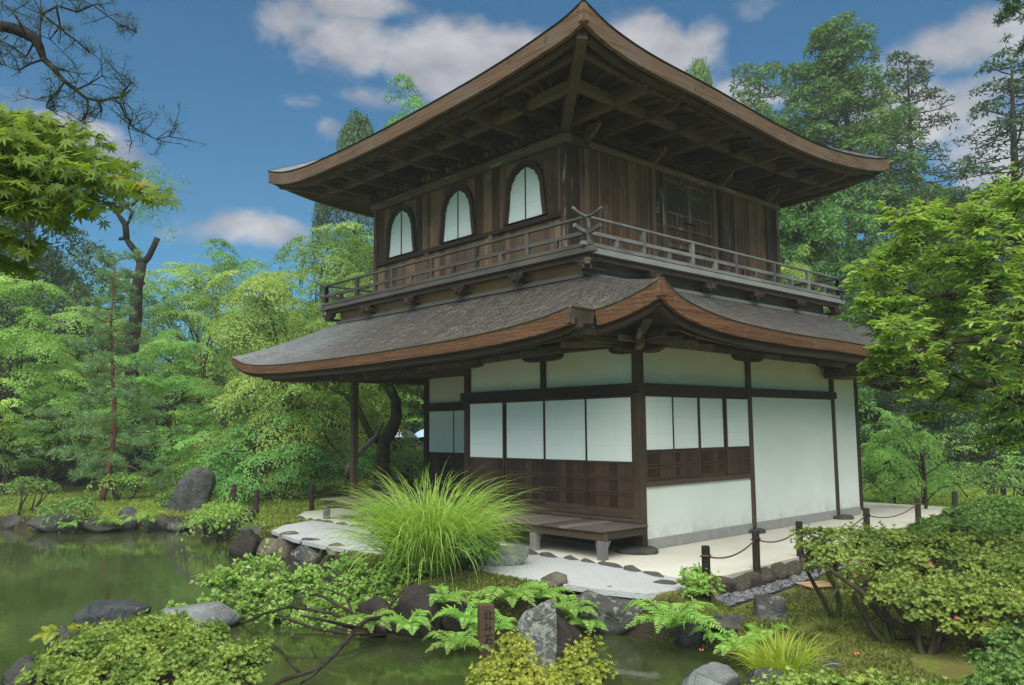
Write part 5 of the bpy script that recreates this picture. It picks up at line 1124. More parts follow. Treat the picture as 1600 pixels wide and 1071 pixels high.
# gnarled bare pine trunk
p = CAM+ray(212, 690)*25.5; z0 = th(p[0], p[1]); o = thing('gnarled_pine', 'bare black gnarled pine trunk with a twisted top at left', 'tree', (p[0], p[1], z0))
def pl(pts, dep): return [PD(a, b, dep) for a, b in pts]
m = MB(); m.tube([(p[0], p[1], z0-.2)]+pl([(208, 640), (205, 560), (212, 500), (214, 450), (222, 410)], 25.5), [.24, .23, .2, .20, .17, .15], 9)
m.tube(pl([(220, 415), (214, 396), (203, 382), (196, 372), (186, 374)], 25.5), [.12, .11, .10, .08, .05], 8)
m.tube(pl([(198, 374), (196, 352), (188, 340), (184, 334), (196, 322), (207, 331), (200, 350)], 25.5), [.10, .10, .08, .07, .07, .06, .04], 8); m.tube(pl([(186, 338), (178, 326), (190, 322), (206, 320), (217, 312)], 25.5), [.06, .05, .05, .06, .03], 7)
m.tube(pl([(222, 412), (232, 402), (240, 386), (246, 372)], 25.5), [.12, .10, .09, .09], 8); m.tube(pl([(212, 432), (202, 434)], 25.5), [.07, .04], 7); m.tube(pl([(218, 440), (226, 444)], 25.5), [.08, .04], 7)
m.build('trunk', M['bark_black'], o, smooth=True)
def needle_puffs(cs, r, n, L, w, mat, parent, name='needles'):
    C = np.concatenate([np.array(c)[None]+rng.normal(0, r, (n, 3)) for c in cs]); N_ = len(C); return put(name, mesh_np(name, *_loc(leaf_geo(C, rng.normal(0, 1, (N_, 3)), rng.normal(0, .8, (N_, 3))+np.array([0, 0, .35]), rng.uniform(.7, 1.2, N_)*L, w, 'kite'), ORG[parent.name]), L_[mat]), parent)
needle_puffs([PD(a+rng.normal(0, 14), b+rng.normal(0, 10), 25.5) for a, b in ((225, 275), (240, 290), (255, 300), (235, 315), (250, 330), (215, 330)) for _ in range(5)], .16, 40, .19, .024, 'pine', o)
# forked tree with leaning pale limb seen through the veranda
p = G(598, 748, -.1); p = CAM+ray(597, 700)*21; z0 = th(p[0], p[1]); o = thing('forked_tree', 'dark forked tree with a pale leaning limb seen through the open veranda', 'tree', (p[0], p[1], z0)); m = MB()
m.tube([(p[0], p[1], z0-.2)]+pl([(597, 720), (600, 690), (612, 672), (620, 650), (618, 625), (606, 600), (600, 560), (590, 500)], 21), [.22, .2, .17, .17, .15, .13, .13, .11, .06], 9); m.tube(pl([(600, 695), (580, 680), (570, 662), (560, 640), (540, 618), (500, 598), (470, 585)], 21), [.12, .1, .09, .08, .06, .045, .02], 8)
m.build('trunk', M['bark_moss'], o, smooth=True); m = MB(); m.tube([tuple(G(541, 756, -.1))]+pl([(545, 735), (556, 712), (575, 694), (588, 682), (598, 660)], 20.6), [.10, .095, .08, .07, .06, .03], 8); m.build('leaning_limb', M['bark_pale'], o, smooth=True)
pd = [(PD(a, b, 21+rng.normal(0, .9)), (r, r*.8, r*.22), np.array([0, 0, 1.])+rng.normal(0, .2, 3)) for a, b, r in ((560, 600, .9), (600, 590, 1), (640, 600, 1), (575, 560, 1), (520, 600, .9), (490, 590, .8), (540, 570, 1), (610, 540, 1.1), (650, 570, 1), (500, 560, 1), (560, 620, .6), (470, 610, .7), (600, 490, 1.2), (540, 510, 1.2), (640, 520, 1.1), (580, 455, 1.0))]
put('crown', mesh_np('crown', *_loc(pads_geo(pd, 190, .10, .07, 'kite', .9, .5, .1, .4), ORG[o.name]), L_['maple']), o)

# ------------------------------------------------------------------ clipped shrubs far away
def dome_shrub(px, pyb, w, h, mat, label, n=900, leaf=(.075, .045), z=None, name='garden_shrub', group=None, dep=None, stems=5, flat=False, flowers=0):
    z = -.08 if z is None else z; p = G(px, pyb, z) if dep is None else CAM+ray(px, pyb)*dep
    p = np.array(p); p[2] = th(p[0], p[1]) if dep is None else p[2]; d_ = float((p-CAM)@CH); rx = w*d_/FPX/2; hh = h*d_/FPX; o = thing(name, label, 'shrub', tuple(p), group); pd = []
    for i in range(16):
        t = rng.random()*6.28; q = math.sqrt(rng.random())*.85; zz = hh*(.42+.5*math.sqrt(max(0, 1-q*q)))*rng.uniform(.85, 1.0); r = rx*rng.uniform(.28, .45); pd.append(((p[0]+rx*q*math.cos(t), p[1]+rx*q*math.sin(t), p[2]+zz), (r, r, r*.4), np.array([math.cos(t)*q*.9, math.sin(t)*q*.9, 1.])))
    put('foliage', mesh_np('foliage', *_loc(pads_geo(pd, n/(sum(math.pi*r[1][0]**2 for r in pd)), leaf[0], leaf[1], 'kite', .7, .6, .2, .4), p), L_[mat]), o); m = MB()
    for i in range(stems):
        c = pd[i][0]; m.tube(wobble((p[0]+rng.normal(0, .05), p[1]+rng.normal(0, .05), p[2]-.05), c, 4, .12), lin(.03*rx/.7, .008, 5), 5)
    m.build('stem', M['bark'], o, smooth=True); return o
dome_shrub(35, 800, 100, 56, 'bush_mid', 'round shrub at the left picture edge on the far bank')
dome_shrub(112, 806, 110, 66, 'bush_mid', 'branching round shrub left of the young pine trunk')
dome_shrub(190, 782, 100, 42, 'bush', 'small umbrella-shaped shrub right of the young pine trunk')
dome_shrub(345, 815, 130, 74, 'bush', 'glossy light shrub leaning on the tall pointed boulder', 1500)
dome_shrub(256, 792, 40, 22, 'bush_mid', 'tiny low shrub left of the tall pointed boulder')
dome_shrub(525, 778, 50, 40, 'bush_mid', 'tiny clipped shrub left of the veranda post')
dome_shrub(640, 765, 170, 62, 'bush_mid', 'large clipped shrub in front of the umbrellas', 3000, dep=23)
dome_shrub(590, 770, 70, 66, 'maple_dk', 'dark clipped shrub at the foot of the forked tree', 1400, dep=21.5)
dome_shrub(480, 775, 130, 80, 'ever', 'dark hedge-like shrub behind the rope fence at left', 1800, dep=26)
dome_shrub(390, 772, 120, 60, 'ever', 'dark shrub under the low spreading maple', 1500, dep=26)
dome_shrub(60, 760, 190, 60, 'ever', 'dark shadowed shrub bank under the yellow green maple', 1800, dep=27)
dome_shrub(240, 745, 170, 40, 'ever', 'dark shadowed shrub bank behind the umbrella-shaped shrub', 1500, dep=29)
dome_shrub(1530, 800, 150, 76, 'bush_mid', 'mid green shrub behind the clipped azalea at right', 1800, (.06, .03))
dome_shrub(1590, 840, 120, 84, 'azalea_dk', 'shrub at the right picture edge above the azalea', 1800, (.06, .03))
dome_shrub(1325, 762, 26, 30, 'ever', 'small dark cone-shaped shrub beside the far path', 300, dep=21)
dome_shrub(1475, 752, 70, 24, 'ever', 'low dark shrub beyond the far path', 500, dep=21)
# ------------------------------------------------------------------ rope fence
def bollard(p, top, r, label, group): 
    z0 = th(p[0], p[1]); o = thing('rope_fence_post', label, 'post', (p[0], p[1], z0), group)
    m = MB(); m.tube([(p[0], p[1], z0-.25), (p[0], p[1], z0+.3*(top-z0)), (p[0]+.003, p[1], top-.012), (p[0]+.003, p[1], top)], [r*1.03, r, r*.98, r*.86], 12); m.build('stake', M['bollard'], o, smooth=False)
    return np.array([p[0], p[1], top])
def topspot(px, py, zt):
    p = G(px, py, zt); return p[:2]
tops = []
for px, py, zt, lab in ((1102, 853, .48, 'thick dark rope fence post nearest the corner of the gravel path'), (1180, 829, .47, 'weathered rope fence post with scraped bark in front of the white wall'), (1248, 815, .47, 'dark rope fence post at the left end of the clipped azalea'),
        (1353, 794, .47, 'rope fence post at the rear corner of the white wall'), (1433, 778, .47, 'rope fence post at the far end of the pale sand apron')):
    tops.append(bollard(topspot(px, py, zt), zt, .047 if px < 1300 else .05, lab, 'rope fence posts right of the pavilion'))
rope_m = MatB('brown_rope'); rope_m = rope_m.pbr(rope_m.mix(rope_m.noise(60), (.07, .038, .022), (.17, .10, .06)), .9)
def rope(a, b, sag, label, group, dz=.11):
    pts = []; n = 12
    for i in range(n+1):
        t = i/n; q = a+(b-a)*t; q = q+np.array([0, 0, -dz-sag*4*t*(1-t)]); pts.append(q)
    d = nrm((b-a)[None])[0]; side = np.array([-d[1], d[0], 0]); m = MB(); m.tube(pts, .0095, 6, .5)
    for c in (a, b): m.tube([c+np.array([.056*math.cos(t), .056*math.sin(t), -dz+.008*math.sin(t*1.5)]) for t in np.linspace(0, 6.28, 13)], .0095, 6, .5)
    tag(m.build('fence_rope', rope_m, None, tuple(a), smooth=True), label, 'rope', group)
for i, (s, lab) in enumerate(((.10, 'sagging brown rope from the nearest post to the weathered post'), (.09, 'sagging brown rope from the weathered post to the azalea post'), (.16, 'long sagging rope along the white wall behind the azalea top'), (.12, 'rope sagging between the two posts at the far end of the sand apron'))):
    rope(tops[i], tops[i+1], s, lab, 'ropes of the fence right of the pavilion')
for px, py, zt, lab in ((1442, 749, .5, 'rope fence post standing on the shaded lawn beside the young tree'), (1491, 768, .45, 'rope fence post on the lawn above the mid green shrub'), (1531, 780, .45, 'rope fence post half hidden by the shrub at right'), (1567, 762, .5, 'rope fence post beside the far path at right')):
    bollard(topspot(px, py, zt), zt, .055, lab, 'rope fence posts on the lawn behind')
lt = []
for px, py, h, lab in ((400, 808, .62, 'dark rope fence post right of the blocky boulder'), (487, 800, .66, 'dark rope fence post just left of the bench deck'), (365, 795, .6, 'rope fence post in the shade of the low spreading maple'), (478, 765, .6, 'distant rope fence post behind the lawn at left')):
    g = G(px, py, -.1); lt.append(bollard(g[:2], th(g[0], g[1])+h, .055, lab, 'rope fence posts left of the pavilion'))
rope(lt[0], lt[1], .12, 'thin rope sagging between the two left fence posts', 'ropes of the left fence')
rope(lt[2], lt[3], .14, 'thin rope in the shade of the maples at left', 'ropes of the left fence')

# bamboo slat cover
p = G(1276, 916, -.19); z0 = th(p[0], p[1]); m = MB(); ax = nrm((CR*1.0+CH*.25)[None])[0]; ax[2] = 0; ay = np.array([-ax[1], ax[0], 0])
for i in range(9):
    a = p+ay*(i-4)*.034; a[2] = z0+.035; m.tube([a-ax*.19, a+ax*.19], .013, 6)
for s_ in (-.14, .13): a = p+ax*s_; a[2] = z0+.014; m.tube([a-ay*.15, a+ay*.15], .009, 6)
bm_ = MatB('tan_bamboo'); tag(m.build('bamboo_slat_cover', bm_.pbr(bm_.mix(bm_.attr(), (.33, .19, .09), (.50, .33, .17)), .6), None, tuple(p), smooth=True), 'small tan bamboo slat cover lying on the moss under the azalea', 'cover')

# ------------------------------------------------------------------ wooden name post with brushed characters
p = G(762, 1022, -.42); dep = float((p-CAM)@CH); wv = nrm((CR*.93+CH*.36)[None])[0]; wv[2] = 0; wv /= np.linalg.norm(wv); nv = np.array([wv[1], -wv[0], 0])
if nv@(CAM-p) < 0: nv = -nv
topz = PD(764, 947, dep)[2]; hw = 12.5*dep/FPX; tk = .085
SG = thing('name_post', 'brown wooden name post with black brushed characters beside the islet rocks', 'sign', (p[0], p[1], -.6)); m = MB()
poly = [(-hw, -.6), (hw, -.6), (hw, topz-.012), (hw*.9, topz), (-hw*.9, topz), (-hw, topz-.012)]
m.prism(poly, ((p[0], p[1], 0), wv, (0, 0, 1), nv), -tk, 0, .6); m.build('board', wood('sign_wood', (.035, .020, .012), (.125, .078, .045), 'z', (.05, .035, .025), .6), SG, bevel=.008)
ink = MatB('black_ink'); ink = ink.pbr((.006, .006, .006), .6)
def glyph(strokes, cx, cz, s):
    m = MB()
    for st in strokes:
        for (x0, y0, w0), (x1, y1, w1) in zip(st[:-1], st[1:]):
            d = math.hypot(x1-x0, y1-y0) or 1; nx_2, ny_2 = -(y1-y0)/d, (x1-x0)/d; ex, ey = (x1-x0)/d*.02, (y1-y0)/d*.02
            quad = [(x0-ex+nx_2*w0, y0-ey+ny_2*w0), (x0-ex-nx_2*w0, y0-ey-ny_2*w0), (x1+ex-nx_2*w1, y1+ey-ny_2*w1), (x1+ex+nx_2*w1, y1+ey+ny_2*w1)]
            m.prism([(cx+a*s, cz+b*s) for a, b in quad], ((p[0], p[1], 0), wv, (0, 0, 1), nv), .0005, .0025+random.uniform(0, .001), .5)
    m.build('ink_character', ink, SG)
t_ = .05
kita = [[(-.18, .45, t_), (-.18, -.40, t_)], [(-.45, .15, .035), (-.18, .17, t_)], [(-.48, -.28, .035), (-.18, -.18, t_)], [(.12, .45, t_), (.12, -.30, t_), (.22, -.38, t_), (.44, -.36, t_), (.47, -.20, .03)], [(.42, .26, .04), (.12, .06, t_)]]
to = [[(-.28, .40, t_), (-.12, .28, .06)], [(-.34, .14, t_), (-.16, .02, .06)], [(-.46, -.16, .035), (.46, -.02, t_)], [(.16, .48, t_), (.16, -.48, .04)]]
ishi = [[(-.44, .40, t_), (.44, .42, t_)], [(0, .40, t_), (-.12, .05, t_), (-.46, -.34, .03)], [(-.18, .02, t_), (-.18, -.44, t_)], [(-.18, .02, t_), (.32, .02, t_), (.32, -.44, t_)], [(-.18, -.38, t_), (.32, -.38, t_)]]
gs_ = hw*1.25
glyph(kita, hw*.12, topz-gs_*1.05, gs_); glyph(to, hw*.12, topz-gs_*2.25, gs_); glyph(ishi, hw*.12, topz-gs_*3.4, gs_)

# ------------------------------------------------------------------ ferns
def fern_mesh(seed, nf=9, L=.5):
    global rng
    rng = np.random.default_rng(seed); gs = []
    for f in range(nf):
        az_ = f*2*math.pi/nf+rng.normal(0, .25); l = L*rng.uniform(.7, 1.15); out = np.array([math.cos(az_), math.sin(az_), 0]); n = 24; lift = rng.uniform(.7, 1.4)
        t = np.linspace(0, 1, n); R_ = out[None]*(l*(t*.98))[:, None]+np.array([0, 0, 1.])[None]*(l*(lift*t-.95*lift*t**2.1+.05))[:, None]
        tan = nrm(np.gradient(R_, axis=0)); side = nrm(np.cross(tan, np.array([0, 0, 1.]))); up = np.cross(side, tan)
        gs.append(leaf_geo(R_[:-1], up[:-1], tan[:-1], l/n*1.6, .007, 'kite', np.full(n-1, .2)))
        for s_ in (1, -1):
            pl_ = l*.36*np.sin(np.pi*np.clip(.16+t*.84, 0, 1))**.8*(1-.5*t)+.008; pd_ = nrm(side*s_+tan*.40-up*.18+rng.normal(0, .06, (n, 3))); pb = R_+pd_*(pl_*.30)[:, None]
            gs.append(leaf_geo(R_[1:-1], up[1:-1]+rng.normal(0, .15, (n-2, 3)), pd_[1:-1], pl_[1:-1], l/n*.74, 'oval', np.clip(rng.random(n-2)*.6+.4*t[1:-1], 0, 1)))
            for f2 in (.35, .62):
                for q in (1, -1): gs.append(leaf_geo(R_[1:-1]+pd_[1:-1]*(pl_[1:-1]*f2)[:, None], up[1:-1]+rng.normal(0, .2, (n-2, 3)), pd_[1:-1]+tan[1:-1]*q*.9, pl_[1:-1]*.22, pl_[1:-1]*.10, 'kite'))
    return mesh_np('fronds', *join_geo(gs), L_['fern'])
FERNS = [fern_mesh(201, 9), fern_mesh(202, 8), fern_mesh(203, 7)]
rng = np.random.default_rng(99)
def fern(px, py, z, s, label, k=0, group=None, mat=None, rot=None):
    p = G(px, py, z); o = bpy.data.objects.new('fern', FERNS[k]); finish(o, None, tuple(p)); s *= .86; o.scale = (s, s, s); o.rotation_euler = (0, 0, rng.random()*6.28 if rot is None else rot); tag(o, label, 'fern', group)
    if mat: o.material_slots[0].link = 'OBJECT'; o.material_slots[0].material = L_[mat]
    return o
fern(735, 978, -.30, 1.05, 'fern drooping over the inlet just left of the name post', 0)
fern(795, 945, -.18, 1.1, 'light fern right behind the name post', 1)
fern(845, 938, -.15, .95, 'fern above the pair of upright rocks', 2)
fern(712, 1018, -.42, .85, 'low fern touching the water left of the name post', 1)
fern(770, 990, -.35, .9, 'fern between name post and upright rocks', 2)
fern(890, 962, -.25, .85, 'fern right of the upright rocks by the lichened bank rock', 0)
fern(918, 985, -.40, .7, 'small fern hanging to the water right of the upright rocks', 1)
fern(692, 945, -.15, .95, 'fern under the right edge of the pampas grass', 2)
fern(640, 985, -.3, .8, 'fern growing on the lichened rock under the leafy bush', 0)
fern(570, 985, -.3, .9, 'fern below the leafy bush at the back of the inlet', 1)
fern(1048, 985, -.22, 1.25, 'large bright fern at the right end of the bank rocks', 1)
fern(1150, 1020, -.32, .95, 'fern on the bank above the whitish rock', 2)
fern(1195, 1000, -.28, .7, 'small fern left of the bare soil patch', 0)
fern(1120, 1000, -.35, .6, 'small fern beside the slate rock', 1)
fern(86, 1000, -.3, .8, 'yellowing fern behind the left shrub tip', 2, mat='azalea_yel')
fern(228, 818, -.25, 1.25, 'broad bright fern on the far bank', 0); fern(172, 822, -.3, 1.1, 'pale fern on the far bank under the pine', 1); fern(105, 825, -.3, .9, 'small fern on the far bank at left', 2); fern(312, 824, -.3, 1.1, 'fern at the foot of the tall pointed boulder', 1); fern(344, 830, -.3, .9, 'fern between tall boulder and blocky boulder', 0)

# ------------------------------------------------------------------ pampas grass
def blade_clump(name, base, n, Lr, wid, mat, label, cat, spread, lean, rad_, seg=9, seedz=0):
    o = thing(name, label, cat, tuple(base)); t = rng.random(n)*6.28; q = np.sqrt(rng.random(n)); C = np.stack([rad_*q*np.cos(t), rad_*q*np.sin(t), np.zeros(n)], 1)
    t2 = t+rng.normal(0, .5, n); out = np.stack([np.cos(t2), np.sin(t2), np.zeros(n)], 1); L = rng.uniform(Lr[0], Lr[1], n); th0 = np.clip(rng.normal(lean, .18, n)*(.35+.9*q), .03, 1.2); bend = rng.uniform(.9, 2.1, n)*spread
    s = np.linspace(0, 1, seg+1); P = np.zeros((n, seg+1, 3)); P[:, 0] = C; T = np.zeros((n, seg+1, 3))
    for i in range(seg+1):
        a = th0+bend*s[i]**1.9; T[:, i] = out*np.sin(a)[:, None]+np.array([0, 0, 1.])[None]*np.cos(a)[:, None]
        if i: P[:, i] = P[:, i-1]+(T[:, i]+T[:, i-1])/2*(L/seg)[:, None]
    side = np.cross(out, np.array([0, 0, 1.])); w = wid*(np.clip(1.15-s**2.2*1.15, .02, 1)*np.clip(.55+s*2, 0, 1))[None, :, None]*rng.uniform(.7, 1.2, n)[:, None, None]
    tw = rng.normal(0, .5, n); sd = nrm(side*np.cos(tw)[:, None]+np.cross(T[:, 3], side)*np.sin(tw)[:, None])[:, None, :]
    V = np.stack([P-sd*w, P+sd*w], 2).reshape(-1, 3); idx = np.arange(n)[:, None]*(seg+1)*2; f = np.array([[2*i, 2*i+1, 2*i+3, 2*i+2] for i in range(seg)])
    F = (idx[:, :, None]+f[None]).reshape(-1, 4); var = np.repeat(np.clip(rng.normal(.5, .25, n), 0, 1), (seg+1)*2)
    put('blades', mesh_np('blades', V, F, var, L_[mat]), o); return o
p = G(672, 905, -.15); p[2] = th(p[0], p[1])
blade_clump('pampas_grass', p, 2000, (.75, 1.9), .0068, 'grass', 'big bright green clump of arching pampas grass in front of the bench deck', 'grass clump', 1.3, .43, .34)
p = G(1222, 1062, -.3); p[2] = th(p[0], p[1]); blade_clump('grass_tuft', p, 420, (.25, .5), .004, 'tuft', 'yellow green grass tuft beside the whitish rock', 'grass clump', .8, .5, .2, 6)
for px, py, lab in ((1195, 985, 'small grass tuft in the moss near the stump'), (1290, 990, 'small grass tuft in the moss under the azalea'), (1255, 1000, 'thin grass tuft on the moss lawn')):
    p = G(px, py, -.22); p[2] = th(p[0], p[1]); blade_clump('grass_tuft', p, 90, (.08, .2), .0035, 'moss', lab, 'grass clump', .8, .4, .09, 5)

# ------------------------------------------------------------------ shrubs near the camera
def pad_shrub(name, label, base, pads, mat, wn_, leaf, kw=7, lift=.55, stems=(), barkm='bark', cat='shrub', flowers=(), upn=.9, thick=.35):
    o = thing(name, label, cat, tuple(base)); P = []; N = []; tot = sum(r*r2 for c, r, r2 in pads)
    for c, r, r2 in pads:
        c = np.array(c, float); n = int(wn_*r*r2/tot); t = rng.random(n)*6.28; q = np.sqrt(rng.random(n))*(1+.15*np.sin(3*t+c[0]*7)); zz = r*thick*np.sqrt(np.clip(1-q**2, 0, 1))*np.where(rng.random(n) < .8, rng.uniform(.75, 1.15, n), rng.uniform(-.4, .8, n))
        P.append(np.stack([c[0]+CR[0]*r*q*np.cos(t)+CH[0]*r2*q*np.sin(t), c[1]+CR[1]*r*q*np.cos(t)+CH[1]*r2*q*np.sin(t), c[2]+zz+rng.normal(0, .018, n)], 1))
        o2 = np.stack([CR[0]*np.cos(t)+CH[0]*np.sin(t), CR[1]*np.cos(t)+CH[1]*np.sin(t), 0*t], 1); N.append(np.array([0, 0, upn])[None]+o2*q[:, None]*.8+rng.normal(0, .3, (n, 3)))
    P = np.concatenate(P); N = np.concatenate(N); f_ = 9./max(.35, np.mean([r for c, r, r2 in pads])*3.2); keep = (np.sin(P[:, 0]*f_+1.3*np.sin(P[:, 1]*f_*.7))+np.sin(P[:, 1]*f_*1.1+1.7*np.sin(P[:, 2]*f_*1.3+P[:, 0]*f_*.5))+rng.normal(0, .45, len(P))) > -1.0; P = P[keep]; N = N[keep]; P[:, 2] += np.where(rng.random(len(P)) < .10, rng.uniform(.02, .07, len(P)), 0); vb = np.clip(.5+.28*np.sin(P[:, 0]*9+2*np.sin(P[:, 1]*5))+.22*np.sin(P[:, 1]*13+P[:, 2]*9)+rng.normal(0, .22, len(P)), 0, 1); g = whorls(P, N, leaf[0]*rng.uniform(.9, 1.05), leaf[1], kw, lift*1.8, 'oval', vb); put('foliage', mesh_np('foliage', *_loc(g, base), L_[mat]), o)
    m = MB(); nb = len(P)//14
    for i in rng.choice(len(P), nb*2, replace=False):
        c, r, r2 = min(pads, key=lambda a: np.linalg.norm(np.array(a[0])-P[i])); b = np.array(c)+rng.normal(0, .04, 3)-np.array([0, 0, r*.25]); m.tube([b, (b+P[i])/2+rng.normal(0, .015, 3), P[i]], [.006, .004, .002], 4, cap=False)
    for pts, r0, r1 in stems: m.tube(pts, lin(r0, r1, len(pts)), 7)
    m.build('branches', M[barkm], o, smooth=True)
    for (fp, s_) in flowers:
        m = MB(); fp = np.array(fp)
        for k in range(5):
            a = k*1.257; d = CR*math.cos(a)+CU*math.sin(a); e = CR*math.cos(a+.6)+CU*math.sin(a+.6); f_ = CR*math.cos(a-.6)+CU*math.sin(a-.6); m.add([fp, fp+f_*s_*.7-CH*.01, fp+d*s_-CH*.004, fp+e*s_*.7-CH*.01], [(0, 1, 2, 3)])
        m.build('flower', FLOWER, o)
    return o
fl_ = MatB('pink_petals'); FLOWER = fl_.pbr(fl_.mix(fl_.attr(), (.62, .10, .09), (.72, .20, .16)), .6)
AZ = [(1275, 842, 8.6, .24), (1330, 848, 8.6, .33), (1395, 850, 8.5, .36), (1460, 856, 8.5, .36), (1530, 862, 8.4, .38), (1600, 866, 8.3, .40), (1640, 890, 8, .4), (1262, 862, 8.2, .17), (1300, 872, 8.1, .26), (1372, 880, 8.0, .33), (1450, 884, 7.9, .34), (1530, 892, 7.8, .36), (1600, 900, 7.6, .36),
      (1345, 905, 7.7, .22), (1415, 915, 7.5, .28), (1490, 922, 7.4, .30), (1565, 930, 7.3, .32), (1420, 945, 7.2, .20), (1485, 955, 7.1, .24), (1555, 962, 7.0, .26), (1615, 950, 7.0, .3), (1450, 935, 7.1, .22), (1520, 945, 7.0, .26), (1590, 960, 6.8, .26), (1400, 928, 7.3, .2), (1545, 990, 6.8, .16), (1490, 985, 6.9, .12), (1380, 938, 7.3, .14), (1440, 968, 7.0, .14), (1335, 925, 7.6, .12), (1585, 985, 6.9, .18), (1280, 888, 8.0, .14)]
apads = [(PD(a, b, d), r, r*.75) for a, b, d, r in AZ]
b0 = G(1450, 1020, -.2); b0[2] = th(b0[0], b0[1]); b1 = G(1395, 1000, -.2); b2 = G(1300, 965, -.2); b3 = G(1530, 1010, -.2); b4 = G(1255, 955, -.2)
S_ = []
for b, tg in ((b1, (8, 9, 13, 1)), (b0, (14, 17, 21, 10)), (b0, (15, 18, 9, 4)), (b3, (16, 19, 11, 5)), (b3, (20, 12)), (b2, (7, 25, 0))):
    for k in tg: S_.append((wobble(b-np.array([0, 0, .1]), np.array(apads[k][0])-np.array([0, 0, .06]), 7, .10, .02), .036, .010))
S_.append((pl([(1455, 1040), (1425, 990), (1380, 965), (1345, 925), (1310, 900), (1290, 885)], 7.45), .05, .012)); S_.append((pl([(1300, 962), (1296, 945), (1302, 930), (1312, 915)], 7.75), .022, .014))
pad_shrub('azalea_shrub', 'large spreading clipped azalea with mossy trunks and a few pink flowers at right', b0, apads, 'azalea', 10500, (.033, .0115), 7, .6, S_, 'bark_moss', flowers=[(PD(1452, 882, 7.72), .028), (PD(1447, 904, 7.5), .022), (PD(1465, 890, 7.7), .016), (PD(1493, 965, 6.9), .02), (PD(1315, 856, 8.3), .012), (PD(1335, 898, 7.6), .012)])
p = G(1570, 1100, -.2); pads = [(PD(a, b, d), r, r*.8) for a, b, d, r in ((1590, 1010, 5.9, .22), (1550, 1045, 5.7, .2), (1610, 1050, 5.6, .25), (1580, 1085, 5.4, .25), (1530, 1075, 5.6, .12))]
pad_shrub('azalea_shrub', 'bright low azalea in the bottom right corner', p, pads, 'azalea_dk', 1300, (.038, .0135), 7, .6, [(wobble(p, np.array(c)-np.array([0, 0, .04]), 5, .06), .014, .006) for c, r, r2 in pads])
p = G(1300, 1110, -.2); pads = [(PD(a, b, d), r, r*.8) for a, b, d, r in ((1235, 1075, 5.9, .16), (1300, 1080, 5.8, .18), (1350, 1068, 5.8, .12), (1180, 1085, 5.8, .1), (1420, 1085, 5.6, .14), (1470, 1088, 5.5, .12), (1265, 1062, 6, .09))]
pad_shrub('azalea_shrub', 'low azalea shoots along the bottom edge right of the whitish rock', p, pads, 'azalea', 900, (.036, .0125), 7, .6, [(wobble(p-np.array([0, 0, .02]), np.array(c)-np.array([0, 0, .03]), 6, .06), .014, .006) for c, r, r2 in pads])
p = G(1480, 850, -.15); pads = [(PD(a, b, d), r, r*.9) for a, b, d, r in ((1470, 828, 10.4, .32), (1520, 815, 10.8, .42), (1580, 812, 10.8, .45), (1440, 838, 10.2, .22), (1500, 838, 10.0, .36), (1560, 836, 10, .4), (1610, 830, 10, .4))]
pad_shrub('low_shrub', 'low dark green evergreen shrub behind the clipped azalea', p, pads, 'azalea_dk', 2600, (.05, .018), 6, .6)
p = G(1094, 950, -.2); p[2] = th(p[0], p[1]); pads = [(PD(a, b, d), r, r*.8) for a, b, d, r in ((1082, 898, 9.0, .15), (1100, 908, 8.9, .16), (1072, 912, 9, .12), (1110, 925, 8.8, .14), (1085, 928, 8.8, .13))]
pad_shrub('small_shrub', 'small feathery light green shrub at the foot of the nearest rope post', p, pads, 'bush', 620, (.036, .013), 6, .4, [(wobble(p, np.array(c)-np.array([0, 0, .05]), 4, .1), .012, .005) for c, r, r2 in pads])
p = G(845, 1075, -.40); YD = lambda py, z=-.17: (1.78-z)*FPX/(py-658)
pads = [(PD(a, q, YD(q, z)), r, r*.8) for a, q, r, z in ((796, 1006, .10, -.12), (810, 1020, .14, -.15), (768, 1046, .10, -.22), (795, 1045, .16, -.18), (760, 1062, .12, -.22), (825, 1055, .13, -.2), (905, 1028, .13, -.2), (925, 1012, .09, -.2), (890, 1056, .16, -.2), (935, 1052, .13, -.22), (860, 1076, .15, -.2), (915, 1080, .14, -.2), (800, 1080, .19, -.2), (750, 1080, .12, -.22), (745, 1064, .07, -.25))]
pad_shrub('azalea_shrub', 'yellow tipped azalea growing around the upright rocks on the islet', p, pads, 'azalea_yel', 2300, (.034, .0115), 7, .75, [(wobble(p, np.array(c)-np.array([0, 0, .05]), 4, .1), .014, .006) for c, r, r2 in pads], thick=.5)
p = G(230, 1090, -.35); pads = [(PD(a, b, d), r, r*.8) for a, b, d, r in ((170, 1000, 6.9, .26), (240, 990, 7.1, .30), (310, 1000, 7.0, .28), (120, 1025, 6.6, .24), (200, 1030, 6.5, .32), (280, 1035, 6.5, .30), (350, 1030, 6.6, .22), (395, 1030, 6.7, .16), (90, 1060, 6.2, .25), (160, 1070, 6.1, .3), (250, 1075, 6.1, .32), (330, 1075, 6.1, .25), (385, 1060, 6.3, .14), (270, 975, 7.3, .14), (75, 1035, 6.6, .1), (410, 1015, 6.8, .08))]
pad_shrub('azalea_shrub', 'dense rounded azalea filling the bottom left corner beside the pond', p, pads, 'azalea', 8200, (.033, .011), 7, .6, [(wobble(p, np.array(c)-np.array([0, 0, .06]), 5, .1), .022, .008) for c, r, r2 in pads])

